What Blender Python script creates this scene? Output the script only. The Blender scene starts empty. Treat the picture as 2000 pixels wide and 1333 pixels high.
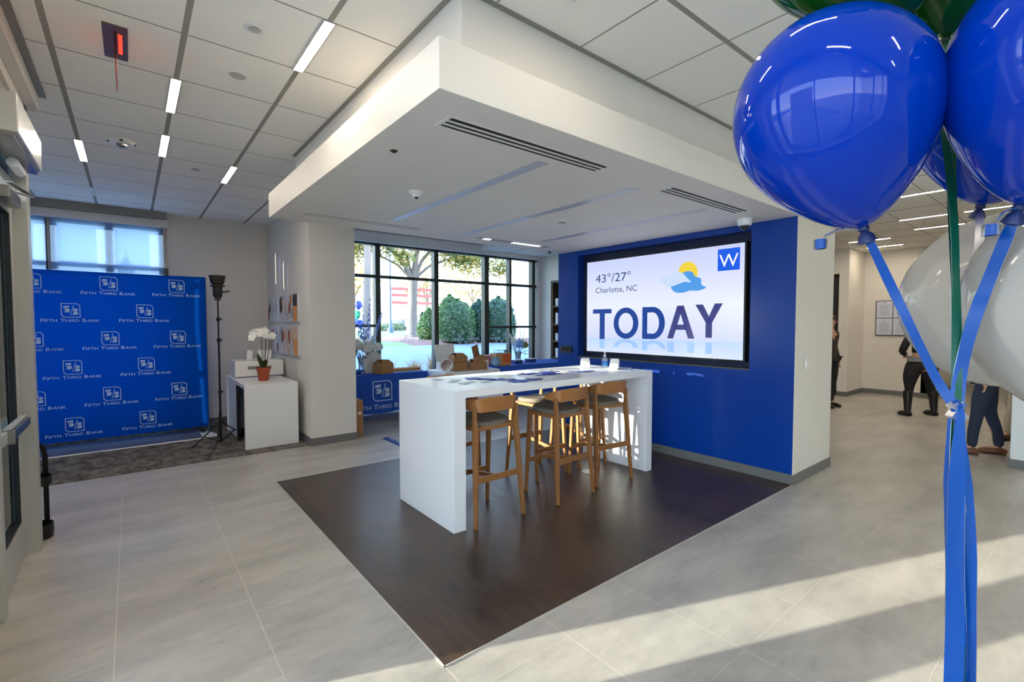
import bpy, math, random
from mathutils import Vector, Matrix
R = math.radians
random.seed(7)
S = bpy.context.scene
COL = S.collection

# ------------------------------------------------------------------ camera, world, sun, exposure
cam_d = bpy.data.cameras.new('camera'); cam = bpy.data.objects.new('camera', cam_d); COL.objects.link(cam)
cam.location = (0, 0, 1.6); cam.rotation_euler = (R(90 - 2.217), R(0), R(51.245 - 90))
cam_d.sensor_width = 36; cam_d.lens = 16.675; cam_d.clip_start = 0.02; cam_d.clip_end = 500
S.camera = cam
S.view_settings.view_transform = 'Standard'; S.view_settings.look = 'None'
S.view_settings.gamma = 1; S.view_settings.use_curve_mapping = False
S.view_settings.exposure = 1.62

w = bpy.data.worlds.new('sky'); S.world = w; w.use_nodes = True
nt = w.node_tree; nt.nodes.clear()
o_ = nt.nodes.new('ShaderNodeOutputWorld'); bg = nt.nodes.new('ShaderNodeBackground')
tc = nt.nodes.new('ShaderNodeTexCoord'); sx = nt.nodes.new('ShaderNodeSeparateXYZ'); cr = nt.nodes.new('ShaderNodeValToRGB')
nt.links.new(tc.outputs['Generated'], sx.inputs[0]); nt.links.new(sx.outputs['Z'], cr.inputs[0])
cr.color_ramp.elements[0].position = 0.0; cr.color_ramp.elements[0].color = (.95, .97, 1.0, 1)
cr.color_ramp.elements[1].position = 0.6; cr.color_ramp.elements[1].color = (.4, .6, 1.0, 1)
e_ = cr.color_ramp.elements.new(.12); e_.color = (.72, .85, 1.0, 1)
nt.links.new(cr.outputs[0], bg.inputs[0]); bg.inputs[1].default_value = 2.7
nt.links.new(bg.outputs[0], o_.inputs[0])

sd = bpy.data.lights.new('sun', 'SUN'); sun = bpy.data.objects.new('sun', sd); COL.objects.link(sun)
sun.location = (-8, 3, 4)
sun.rotation_euler = Vector((1, -.39, -.147)).to_track_quat('-Z', 'Y').to_euler()
sd.energy = 8; sd.angle = R(.53); sd.color = (1, .9, .76)
STRIP = 25.0      # luminous ceiling strips

# ------------------------------------------------------------------ materials
def lin(h):
    if isinstance(h, tuple): return tuple(h[:3])
    h = h.lstrip('#'); c = [int(h[i:i+2], 16)/255 for i in (0, 2, 4)]
    return tuple(x/12.92 if x <= .04045 else ((x+.055)/1.055)**2.4 for x in c)
_M = {}
def mat(name, col='#ffffff', rough=.5, metal=0, emit=0, alpha=None, spec=.5, coat=0, noise=None, trans=0, subs=0):
    if name in _M: return _M[name]
    m = bpy.data.materials.new(name); m.use_nodes = True; _M[name] = m
    b = m.node_tree.nodes['Principled BSDF']; c = lin(col)
    b.inputs['Base Color'].default_value = (*c, 1); b.inputs['Roughness'].default_value = rough
    b.inputs['Metallic'].default_value = metal; b.inputs['Specular IOR Level'].default_value = spec
    if coat: b.inputs['Coat Weight'].default_value = coat; b.inputs['Coat Roughness'].default_value = .03
    if emit: b.inputs['Emission Color'].default_value = (*c, 1); b.inputs['Emission Strength'].default_value = emit
    if trans: b.inputs['Transmission Weight'].default_value = trans
    if noise:   # (scale, amount, stretch vector)
        n = m.node_tree; t = n.nodes.new('ShaderNodeTexCoord'); mp = n.nodes.new('ShaderNodeMapping'); mp.inputs['Scale'].default_value = noise[2] if len(noise) > 2 else (1, 1, 1)
        no = n.nodes.new('ShaderNodeTexNoise'); no.inputs['Scale'].default_value = noise[0]; no.inputs['Detail'].default_value = 5
        r = n.nodes.new('ShaderNodeMapRange'); r.inputs[1].default_value = .3; r.inputs[2].default_value = .7; r.inputs[3].default_value = 1-noise[1]; r.inputs[4].default_value = 1+noise[1]
        h = n.nodes.new('ShaderNodeVectorMath'); h.operation = 'SCALE'; h.inputs[0].default_value = c
        n.links.new(t.outputs['Object'], mp.inputs[0]); n.links.new(mp.outputs[0], no.inputs[0]); n.links.new(no.outputs[0], r.inputs[0]); n.links.new(r.outputs[0], h.inputs['Scale']); n.links.new(h.outputs[0], b.inputs['Base Color'])
    return m
class NG:
    """tiny helper for maths in node trees"""
    def __init__(s, m): s.n = m.node_tree; s.b = s.n.nodes['Principled BSDF']
    def add(s, t): return s.n.nodes.new(t)
    def l(s, a, b): s.n.links.new(a, b)
    def m(s, op, a, b=None, c=None):
        x = s.add('ShaderNodeMath'); x.operation = op
        for i, v in enumerate((a, b, c)):
            if v is None: continue
            if isinstance(v, (int, float)): x.inputs[i].default_value = v
            else: s.l(v, x.inputs[i])
        return x.outputs[0]
    def pos(s):
        g = s.add('ShaderNodeNewGeometry'); x = s.add('ShaderNodeSeparateXYZ'); s.l(g.outputs['Position'], x.inputs[0]); s.P = g.outputs['Position']
        return x.outputs[0], x.outputs[1], x.outputs[2]
    def line(s, v, off, pitch, width):   # mask 1 inside a line centred at off + k*pitch
        f = s.m('FRACT', s.m('ADD', s.m('DIVIDE', s.m('SUBTRACT', v, off), pitch), .5))
        return s.m('LESS_THAN', s.m('ABSOLUTE', s.m('SUBTRACT', f, .5)), width/pitch/2)
    def mix(s, fac, a, b):
        x = s.add('ShaderNodeMix'); x.data_type = 'RGBA'
        if isinstance(fac, (int, float)): x.inputs[0].default_value = fac
        else: s.l(fac, x.inputs[0])
        for i, v in ((6, a), (7, b)):
            if isinstance(v, tuple): x.inputs[i].default_value = (*v[:3], 1)
            else: s.l(v, x.inputs[i])
        return x.outputs[2]
    def noise(s, scale, det=5, sc=(1, 1, 1), rough=.6):
        mp = s.add('ShaderNodeMapping'); mp.inputs['Scale'].default_value = sc; s.l(s.P, mp.inputs[0])
        no = s.add('ShaderNodeTexNoise'); no.inputs['Scale'].default_value = scale; no.inputs['Detail'].default_value = det; no.inputs['Roughness'].default_value = rough
        s.l(mp.outputs[0], no.inputs[0]); return no.outputs[0]
    def rng(s, v, a, b, c, d):
        r = s.add('ShaderNodeMapRange'); s.l(v, r.inputs[0])
        for i, q in enumerate((a, b, c, d)): r.inputs[i+1].default_value = q
        return r.outputs[0]

def m_tile():
    m = mat('stone_tile', '#96938e', .32); g = NG(m); X, Y, Z = g.pos()
    u = g.m('DIVIDE', g.m('ADD', X, .1), .6); k = g.m('FLOOR', u)
    v = g.m('ADD', g.m('DIVIDE', g.m('SUBTRACT', Y, 3.49), 1.22), g.m('MULTIPLY', g.m('ABSOLUTE', g.m('MODULO', k, 2)), .5))
    fu = g.m('ABSOLUTE', g.m('SUBTRACT', g.m('FRACT', g.m('ADD', u, .5)), .5)); v2 = g.m('DIVIDE', g.m('SUBTRACT', Y, 3.49), .61); front = g.m('MULTIPLY', g.m('GREATER_THAN', X, 1.1), g.m('LESS_THAN', Y, 1.87)); v = g.m('ADD', g.m('MULTIPLY', front, v2), g.m('MULTIPLY', g.m('SUBTRACT', 1, front), v)); fv = g.m('ABSOLUTE', g.m('SUBTRACT', g.m('FRACT', g.m('ADD', v, .5)), .5))
    gr = g.m('MAXIMUM', g.m('LESS_THAN', fu, .0028), g.m('LESS_THAN', fv, .0014))
    cx = g.add('ShaderNodeCombineXYZ'); g.l(k, cx.inputs[0]); g.l(g.m('FLOOR', v), cx.inputs[1])
    wn = g.add('ShaderNodeTexWhiteNoise'); g.l(cx.outputs[0], wn.inputs[0])
    n1 = g.noise(1.6, 8, (.8, 2.2, 1)); n2 = g.noise(9, 8, (.6, 1.4, 1), .75); 
    val = g.m('ADD', g.m('ADD', g.rng(n1, .3, .7, -.24, .2), g.rng(n2, .3, .7, -.12, .1)), g.rng(wn.outputs[0], 0, 1, -.02, .02))
    sc = g.add('ShaderNodeVectorMath'); sc.operation = 'SCALE'; sc.inputs[0].default_value = lin('#afaaa1'); g.l(g.m('ADD', val, .98), sc.inputs['Scale'])
    g.l(g.mix(gr, sc.outputs[0], lin('#cfc9bc')), g.b.inputs['Base Color'])
    g.l(g.rng(n2, .3, .7, .26, .42), g.b.inputs['Roughness'])
    bp = g.add('ShaderNodeBump'); bp.inputs['Strength'].default_value = .12; bp.inputs['Distance'].default_value = .004
    g.l(g.noise(14, 8), bp.inputs['Height']); g.l(bp.outputs[0], g.b.inputs['Normal'])
    return m
def m_wood():
    m = mat('dark_plank_floor', '#3a2e26', .34); g = NG(m); X, Y, Z = g.pos()
    k = g.m('FLOOR', g.m('DIVIDE', X, .15)); cx = g.add('ShaderNodeCombineXYZ'); g.l(k, cx.inputs[0])
    wn = g.add('ShaderNodeTexWhiteNoise'); g.l(cx.outputs[0], wn.inputs[0])
    v = g.m('FLOOR', g.m('ADD', g.m('DIVIDE', Y, 1.22), g.m('MULTIPLY', wn.outputs[0], 3)))
    c2 = g.add('ShaderNodeCombineXYZ'); g.l(k, c2.inputs[0]); g.l(v, c2.inputs[1]); w2 = g.add('ShaderNodeTexWhiteNoise'); g.l(c2.outputs[0], w2.inputs[0])
    n1 = g.noise(4, 8, (8, .7, 1), .75); n2 = g.noise(1.5, 4, (1, 1, 1))
    t = g.m('ADD', g.m('ADD', g.rng(n1, .3, .7, 0, .75), g.rng(n2, .3, .7, -.2, .2)), g.m('MULTIPLY', w2.outputs[0], .22))
    g.l(g.mix(t, lin('#1d1611'), lin('#584535')), g.b.inputs['Base Color'])
    g.l(g.rng(n1, .3, .7, .28, .45), g.b.inputs['Roughness']); return m
def m_carpet():
    m = mat('mottled_carpet', '#55504c', .95, spec=.1); g = NG(m); g.pos()
    t = g.m('ADD', g.rng(g.noise(8, 7, (1, .7, 1), .7), .4, .6, 0, .7), g.rng(g.noise(60, 3), .3, .7, 0, .35))
    g.l(g.mix(t, lin('#37332f'), lin('#857f78')), g.b.inputs['Base Color']); return m
def m_ceil(name, swap, woff, wp, toff, tp):
    m = mat(name, '#e2e1dc', .9, spec=.1); g = NG(m); X, Y, Z = g.pos()
    A, B = (X, Y) if not swap else (Y, X)
    wide = g.line(A, woff, wp, .03); thin = g.line(B, toff, tp, .012)
    c = g.mix(thin, lin('#f2f0ea'), lin('#a19f97')); g.l(g.mix(wide, c, lin('#9a9890')), g.b.inputs['Base Color'])
    bp = g.add('ShaderNodeBump'); bp.inputs['Strength'].default_value = .15; bp.inputs['Distance'].default_value = .002; g.l(g.noise(120, 2), bp.inputs['Height']); g.l(bp.outputs[0], g.b.inputs['Normal'])
    return m
def m_glass(name='window_glass', tint=(.93, .97, .97), refl=.5):
    if name in _M: return _M[name]
    m = bpy.data.materials.new(name); m.use_nodes = True; _M[name] = m; n = m.node_tree; n.nodes.clear()
    o = n.nodes.new('ShaderNodeOutputMaterial'); t = n.nodes.new('ShaderNodeBsdfTransparent'); t.inputs[0].default_value = (*tint, 1)
    g = n.nodes.new('ShaderNodeBsdfGlossy'); g.inputs['Roughness'].default_value = .01; f = n.nodes.new('ShaderNodeFresnel'); f.inputs[0].default_value = 1.35
    q = n.nodes.new('ShaderNodeMath'); q.operation = 'MULTIPLY'; q.inputs[1].default_value = refl
    x = n.nodes.new('ShaderNodeMixShader'); n.links.new(f.outputs[0], q.inputs[0]); n.links.new(q.outputs[0], x.inputs[0]); n.links.new(t.outputs[0], x.inputs[1]); n.links.new(g.outputs[0], x.inputs[2]); n.links.new(x.outputs[0], o.inputs[0])
    return m
def m_thin(name, col, rough, transl, clear, coat=True, ior=1.5):
    """thin sheet: diffuse + translucent + clear, with a glossy skin"""
    if name in _M: return _M[name]
    m = bpy.data.materials.new(name); m.use_nodes = True; _M[name] = m; n = m.node_tree; n.nodes.clear()
    c = (*lin(col), 1)
    o = n.nodes.new('ShaderNodeOutputMaterial'); d = n.nodes.new('ShaderNodeBsdfDiffuse'); d.inputs[0].default_value = c
    t = n.nodes.new('ShaderNodeBsdfTranslucent'); t.inputs[0].default_value = c
    p = n.nodes.new('ShaderNodeBsdfTransparent'); p.inputs[0].default_value = tuple(min(1, .25+x) for x in c[:3]) + (1,)
    a = n.nodes.new('ShaderNodeMixShader'); a.inputs[0].default_value = transl; n.links.new(d.outputs[0], a.inputs[1]); n.links.new(t.outputs[0], a.inputs[2])
    b = n.nodes.new('ShaderNodeMixShader'); b.inputs[0].default_value = clear; n.links.new(a.outputs[0], b.inputs[1]); n.links.new(p.outputs[0], b.inputs[2])
    last = b
    if coat:
        g = n.nodes.new('ShaderNodeBsdfGlossy'); g.inputs['Roughness'].default_value = rough
        f = n.nodes.new('ShaderNodeFresnel'); f.inputs[0].default_value = ior
        e = n.nodes.new('ShaderNodeMixShader'); n.links.new(f.outputs[0], e.inputs[0]); n.links.new(b.outputs[0], e.inputs[1]); n.links.new(g.outputs[0], e.inputs[2]); last = e
    n.links.new(last.outputs[0], o.inputs[0]); return m

WALLW = mat('wall_paint_white', '#dfd9cf', .6, noise=(.8, .015))
SOFF = mat('soffit_paint', '#e6e1d8', .55)
BLUEP = mat('blue_wall_paint', '#053a94', .2, noise=(1.2, .03))
BASEG = mat('grey_rubber_base', '#6d6c69', .5)
ALU = mat('painted_aluminium', '#b9b9b2', .35, .25)
BRONZE = mat('dark_window_metal', '#34382f', .4, .3)
PALEFR = mat('pale_window_metal', '#a8a49c', .45, .2)
BLACK = mat('black_plastic', '#141414', .4); BLACKM = mat('black_metal', '#1b1a19', .35, .5)
WHITEG = mat('white_laminate', '#e9ebee', .3); WHITE = mat('white_plastic', '#ecebe8', .35); WHITEM = mat('white_matte', '#e4e2dc', .8)
WOOD = mat('oak_veneer', '#a06a38', .38, noise=(6, .14, (1, 1, 7))); WOODD = mat('walnut_frame', '#6b4a30', .4, noise=(8, .14, (7, 7, 1)))
OAKL = mat('oak_legs', '#8f6034', .4, noise=(8, .13, (7, 7, 1)))
SEATF = mat('grey_taupe_fabric', '#6f665b', .9, noise=(90, .12)); CLOTH = mat('royal_blue_cloth', '#0f4bb0', .75); PRINT = mat('pale_print', '#b9cbe8', .7)
BOXB = mat('kraft_card', '#a5794c', .85, noise=(5, .05)); BOXI = mat('kraft_inside', '#8a6238', .9)
GLASS = m_glass(); LIGHT = mat('strip_diffuser', '#fff0da', .5, emit=STRIP)
DARK = mat('deep_black', '#050505', .6); METAL = mat('brushed_metal', '#9a9a97', .28, .9)
LEAFG = mat('leaf_green', '#2f5a24', .5); LEAFD = mat('leaf_dark', '#1f4020', .5)

# ------------------------------------------------------------------ mesh builder
class MB:
    def __init__(s): s.v = []; s.f = []; s.m = []; s.T = Matrix.Identity(4)
    def add(s, vs, fs, m=0):
        o = len(s.v); s.v += [tuple(s.T @ Vector(p)) for p in vs]; s.f += [tuple(o+i for i in f) for f in fs]; s.m += [m]*len(fs); return s
    def box(s, x0, x1, y0, y1, z0, z1, m=0):
        return s.add([(x0,y0,z0),(x1,y0,z0),(x1,y1,z0),(x0,y1,z0),(x0,y0,z1),(x1,y0,z1),(x1,y1,z1),(x0,y1,z1)],
                     [(0,3,2,1),(4,5,6,7),(0,1,5,4),(1,2,6,5),(2,3,7,6),(3,0,4,7)], m)
    def beam(s, p, q, w, h, m=0, up=(0,0,1), w2=None, h2=None):
        p, q = Vector(p), Vector(q); d = (q-p).normalized(); up = Vector(up)
        if abs(d.dot(up)) > .98: up = Vector((0, 1, 0))
        r = d.cross(up).normalized(); u = r.cross(d); w2 = w2 or w; h2 = h2 or h
        vs = [p+r*a*w/2+u*b*h/2 for a, b in ((-1,-1),(1,-1),(1,1),(-1,1))] + [q+r*a*w2/2+u*b*h2/2 for a, b in ((-1,-1),(1,-1),(1,1),(-1,1))]
        return s.add(vs, [(0,3,2,1),(4,5,6,7),(0,1,5,4),(1,2,6,5),(2,3,7,6),(3,0,4,7)], m)
    def tube(s, pts, rad, seg=8, m=0, cap=True):
        pts = [Vector(p) for p in pts]; n = len(pts)
        if not hasattr(rad, '__len__'): rad = [rad]*n
        vs = []; fs = []; pr = None
        for i, p in enumerate(pts):
            d = (pts[min(i+1, n-1)]-pts[max(i-1, 0)]).normalized()
            if pr is None: a = Vector((0,0,1)) if abs(d.z) < .9 else Vector((1,0,0)); r = d.cross(a).normalized()
            else: r = (pr-d*pr.dot(d)).normalized()
            pr = r; u = d.cross(r)
            vs += [p+(r*math.cos(t)+u*math.sin(t))*rad[i] for t in [2*math.pi*k/seg for k in range(seg)]]
        for i in range(n-1):
            for k in range(seg): fs.append((i*seg+k, i*seg+(k+1)%seg, (i+1)*seg+(k+1)%seg, (i+1)*seg+k))
        if cap: fs += [tuple(range(seg))[::-1], tuple((n-1)*seg+k for k in range(seg))]
        return s.add(vs, fs, m)
    def ribbon(s, pts, width, nrm, m=0, th=.0006):
        pts = [Vector(p) for p in pts]; n = len(pts); vs = []; fs = []
        for i, p in enumerate(pts):
            d = (pts[min(i+1, n-1)]-pts[max(i-1, 0)]).normalized(); N = Vector(nrm[i] if isinstance(nrm, list) else nrm).normalized()
            r = d.cross(N).normalized(); N = r.cross(d).normalized(); wd = (width[i] if hasattr(width, '__len__') else width)/2
            vs += [p-r*wd-N*th, p+r*wd-N*th, p+r*wd+N*th, p-r*wd+N*th]
        for i in range(n-1):
            a = i*4; b = a+4
            for k in range(4): fs.append((a+k, a+(k+1)%4, b+(k+1)%4, b+k))
        fs += [(3,2,1,0), tuple((n-1)*4+k for k in range(4))]
        return s.add(vs, fs, m)
    def lathe(s, prof, seg=24, c=(0,0,0), m=0, axis=None):
        vs = []; fs = []; n = len(prof); c = Vector(c); Rm = Vector((0,0,1)).rotation_difference(Vector(axis)).to_matrix() if axis else Matrix.Identity(3)
        for r, z in prof:
            for k in range(seg): t = 2*math.pi*k/seg; vs.append(c + Rm @ Vector((r*math.cos(t), r*math.sin(t), z)))
        for i in range(n-1):
            for k in range(seg): fs.append((i*seg+k, i*seg+(k+1)%seg, (i+1)*seg+(k+1)%seg, (i+1)*seg+k))
        if prof[0][0] > 1e-5: fs.append(tuple(range(seg))[::-1])
        if prof[-1][0] > 1e-5: fs.append(tuple((n-1)*seg+k for k in range(seg)))
        return s.add(vs, fs, m)
    def ball(s, c, r, m=0, seg=12, rings=8, sc=(1,1,1)):
        vs = []; fs = []
        for i in range(rings+1):
            a = math.pi*i/rings
            for k in range(seg): t = 2*math.pi*k/seg; vs.append((c[0]+r*sc[0]*math.sin(a)*math.cos(t), c[1]+r*sc[1]*math.sin(a)*math.sin(t), c[2]-r*sc[2]*math.cos(a)))
        for i in range(rings):
            for k in range(seg): fs.append((i*seg+k, i*seg+(k+1)%seg, (i+1)*seg+(k+1)%seg, (i+1)*seg+k))
        return s.add(vs, fs, m)
    def prism(s, poly, t0, t1, o=(0,0,0), ux=(1,0,0), uy=(0,1,0), m=0):
        """polygon in the plane (ux,uy) through o, extruded along ux x uy from t0 to t1"""
        o, ux, uy = Vector(o), Vector(ux), Vector(uy); N = ux.cross(uy); n = len(poly)
        vs = [o+ux*a+uy*b+N*t0 for a, b in poly] + [o+ux*a+uy*b+N*t1 for a, b in poly]
        fs = [tuple(range(n))[::-1], tuple(range(n, 2*n))] + [(i, (i+1)%n, (i+1)%n+n, i+n) for i in range(n)]
        return s.add(vs, fs, m)
    def sheet(s, fn, nu, nv, m=0):
        vs = [fn(i/nu, j/nv) for j in range(nv+1) for i in range(nu+1)]
        fs = [(j*(nu+1)+i, j*(nu+1)+i+1, (j+1)*(nu+1)+i+1, (j+1)*(nu+1)+i) for j in range(nv) for i in range(nu)]
        return s.add(vs, fs, m)
    def build(s, name, mats, parent=None, smooth=False, bevel=0, solid=0, sub=0, loc=None):
        me = bpy.data.meshes.new(name); me.from_pydata(s.v, [], s.f)
        for q in (mats if isinstance(mats, (list, tuple)) else [mats]): me.materials.append(q)
        me.polygons.foreach_set('material_index', s.m); me.update(); me.validate()
        if smooth:
            me.polygons.foreach_set('use_smooth', [True]*len(me.polygons))
            try: me.set_sharp_from_angle(angle=R(40))
            except Exception: pass
        ob = bpy.data.objects.new(name, me); COL.objects.link(ob)
        if parent: ob.parent = parent
        if loc: ob.location = loc
        if solid: q = ob.modifiers.new('thickness', 'SOLIDIFY'); q.thickness = solid; q.offset = 0
        if sub: q = ob.modifiers.new('smooth', 'SUBSURF'); q.levels = sub; q.render_levels = sub
        if bevel: q = ob.modifiers.new('bevel', 'BEVEL'); q.width = bevel; q.segments = 2; q.limit_method = 'ANGLE'
        return ob
def tag(o, label, cat, group=None, kind=None):
    o['label'] = label; o['category'] = cat
    if group: o['group'] = group
    if kind: o['kind'] = kind
    return o
def struct(o, label=None):
    o['kind'] = 'structure'
    if label: o['label'] = label
    return o
def thing(name, label, cat, loc=(0,0,0), rz=0, group=None):
    o = bpy.data.objects.new(name, None); o.empty_display_size = .1; COL.objects.link(o); o.location = loc; o.rotation_euler = (0,0,rz)
    return tag(o, label, cat, group)
def copy_tree(o, parent=None):
    c = o.copy(); COL.objects.link(c)
    if parent: c.parent = parent
    for ch in [q for q in bpy.data.objects if q.parent == o]: copy_tree(ch, c)
    return c
def dup(o, loc, rz, label, group=None, sc=1):
    kids = list(o.children); c = o.copy(); COL.objects.link(c); c.location = loc; c.rotation_euler = (0,0,rz); c['label'] = label
    if group: c['group'] = group
    if sc != 1: c.scale = (sc, sc, sc)
    for k in kids:
        a = k.copy(); COL.objects.link(a); a.parent = c
        for g in list(k.children): b = g.copy(); COL.objects.link(b); b.parent = a
    return c
_TXT = {}
def glyphs(txt, bold=0.0):
    """2-D outline mesh of a text in the built-in sans font, size 1: (verts, faces, width)"""
    key = (txt, bold)
    if key not in _TXT:
        cu = bpy.data.curves.new('t', 'FONT'); cu.body = txt; cu.size = 1; cu.offset = bold; cu.resolution_u = 3
        ob = bpy.data.objects.new('t', cu); COL.objects.link(ob); dg = bpy.context.evaluated_depsgraph_get(); dg.update()
        me = ob.evaluated_get(dg).to_mesh(); vs = [(v.co.x, v.co.y) for v in me.vertices]; fs = [tuple(p.vertices) for p in me.polygons]
        ob.evaluated_get(dg).to_mesh_clear(); bpy.data.objects.remove(ob); bpy.data.curves.remove(cu)
        xs = [v[0] for v in vs] or [0]; _TXT[key] = (vs, fs, min(xs), max(xs))
    return _TXT[key]
def put_text(mb, txt, o, ux, uy, size, align='c', m=0, bold=0.0, sx=1.0, fitw=None):
    vs, fs, a, b = glyphs(txt, bold)
    if fitw: sx = fitw/((b-a)*size)
    wd = (b-a)*size*sx; off = {'c': -wd/2, 'l': 0, 'r': -wd}[align]; o, ux, uy = Vector(o), Vector(ux), Vector(uy)
    mb.add([o+ux*(off+(x-a)*size*sx)+uy*(y*size) for x, y in vs], fs, m)
def smallcaps(mb, words, o, ux, uy, cap, width, m=0):
    segs = []; x = 0
    for w_ in words.split():
        for t, sz in ((w_[0], 1.0), (w_[1:], .8)):
            vs, fs, a, b = glyphs(t, .012); segs.append((vs, fs, a, x, sz)); x += (b-a)*sz+.07
        x += .3
    k = width/(x-.37); o, ux, uy = Vector(o), Vector(ux), Vector(uy)
    for vs, fs, a, x0, sz in segs:
        mb.add([o+ux*((x0+(p-a)*sz)*k-width/2)+uy*(q*sz*cap/.72) for p, q in vs], fs, m)
def logo(mb, o, ux, uy, s, m=0):
    """rounded square outline with 5/3 inside, size s, centred at o"""
    o, ux, uy = Vector(o), Vector(ux), Vector(uy)
    def outline(h, r):
        p = [(-h, h), (h-r, h)]
        p += [(h-r+r*math.sin(t), h-r+r*math.cos(t)) for t in [math.pi/2*k/6 for k in range(1, 7)]]
        p += [(h, -h), (-h+r, -h)]
        p += [(-h+r-r*math.sin(t), -h+r-r*math.cos(t)) for t in [math.pi/2*k/6 for k in range(1, 7)]]
        return p
    A, B = outline(.5, .24), outline(.455, .2); n = len(A)
    mb.add([o+ux*a*s+uy*b*s for a, b in A+B], [(i, (i+1)%n, (i+1)%n+n, i+n) for i in range(n)], m)
    def poly(P): mb.add([o+ux*a*s+uy*b*s for a, b in P], [tuple(range(len(P)))], m)
    poly([(-.37,.30),(-.08,.32),(-.08,.18),(-.37,.16)])
    poly([(-.36,.10),(-.1,.13),(-.02,.03),(-.09,-.13),(-.34,-.13),(-.26,-.01)])
    poly([(-.03,-.32),(.01,-.32),(.17,.34),(.13,.34)])
    poly([(.06,.13),(.33,.12),(.38,.02),(.33,-.07),(.13,-.06),(.17,.03)])
    poly([(.13,-.10),(.33,-.09),(.39,-.19),(.33,-.30),(.06,-.30),(.15,-.2)])

# ================================================================== ROOM SHELL
TILE = m_tile(); WOODF = m_wood(); CARP = m_carpet()
struct(MB().box(-4, 17, -5, 8.95, -.2, 0).build('floor', TILE), 'grey stone tile floor')
struct(MB().box(1.1, 5.04, 1.87, 5.14, 0, .004).build('floor_wood', WOODF), 'dark plank floor inset under the bar table')
b = MB(); b.box(1.094, 1.1, 1.864, 5.146, 0, .0055); b.box(1.094, 5.04, 1.864, 1.87, 0, .0055); b.box(1.094, 5.04, 5.14, 5.146, 0, .0055)
struct(b.build('trim_1', mat('pale_metal_edge', '#c9c4ba', .35, .3)), 'thin pale metal edge around the plank floor')
struct(MB().box(-3, 1.79, 6.42, 8.75, 0, .008).build('floor_carpet', CARP), 'mottled dark grey carpet')

# back wall with two windows
b = MB()
b.box(.44, 2.42, 8.75, 8.95, 0, 3.4); b.box(-3.2, .44, 8.75, 8.95, 2.98, 3.4); b.box(-3.2, .44, 8.75, 8.95, 0, .35); b.box(-3.2, -2.4, 8.75, 8.95, .35, 2.98)
b.box(2.42, 7.78, 8.75, 8.95, 3.12, 3.5); b.box(2.42, 7.78, 8.75, 8.95, 0, .42); b.box(7.78, 8.2, 8.75, 8.95, 0, 3.5)
struct(b.build('wall_back', WALLW))
struct(MB().box(1.79, 2.38, 6.37, 8.75, 0, 3.42).build('wall_column', WALLW), 'white wall pier between the carpet corner and the big window')
def window(name, xs, zs, skip=(), fr=BRONZE, wid=.075, tz=.05, y=8.78, x0=None, x1=None, z0=None, z1=None):
    m = MB()
    for i, x in enumerate(xs): m.box(x-wid/2, x+wid/2, y-.05, y+.07, z0, z1)
    for z in zs: m.box(x0, x1, y-.035, y+.06, z-tz/2, z+tz/2)
    m.box(x0, x1, y-.05, y+.07, z0-.03, z0+.03); m.box(x0, x1, y-.05, y+.07, z1-.03, z1+.03)
    f = struct(m.build(name, fr, bevel=.004))
    MB().box(x0, x1, y, y+.008, z0, z1).build('window_pane', GLASS, f)
    return f
# left window (pale frame)
m = MB()
for x in (-.79, -.21, .39): m.box(x-.045, x+.045, 8.73, 8.85, .35, 2.98)
m.box(-.86, -.80, 8.74, 8.85, .35, 2.98, 1)
for x in (-1.4, -2.0, -2.36): m.box(x-.04, x+.04, 8.73, 8.85, .35, 2.98)
m.box(-2.4, .435, 8.74, 8.85, 2.365, 2.425); m.box(-2.4, .435, 8.74, 8.85, .35, .42); m.box(-2.4, .435, 8.74, 8.85, 2.95, 2.98); m.box(-2.4, .435, 8.74, 8.85, 1.1, 1.16)
wl = struct(m.build('window_1', [PALEFR, BRONZE], bevel=.003), 'left window behind the blue backdrop')
MB().box(-2.4, .435, 8.79, 8.798, .35, 2.98).build('window_pane', GLASS, wl)
t = thing('roller_shade', 'sheer pale roller shade pulled down over the left window', 'roller shade', (0, 8.69, 0))
SHEER = m_thin('sheer_fabric', '#b4c6dd', .5, .85, .25, coat=False)
for a, c_, zb_ in ((-2.4, -2.13, .4), (-2.01, -.845, .4), (-.80, .40, .4)): MB().box(a, c_, 0, .002, zb_, 2.985).build('fabric', SHEER, t)
MB().box(.40, .45, -.002, .004, .4, 2.40).build('gap_blocker', BRONZE, t)  # strip added to block sun through the gap below the transom
MB().box(-2.45, .455, -.06, .05, 2.985, 3.10).build('cassette', WHITEM, t, bevel=.003)
t = thing('roller_shade', 'white roller shade box running along the top of the big window', 'roller shade', (0, 8.66, 0))
MB().box(2.40, 7.76, -.05, .06, 3.115, 3.30).build('cassette', WHITEM, t, bevel=.003)
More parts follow.
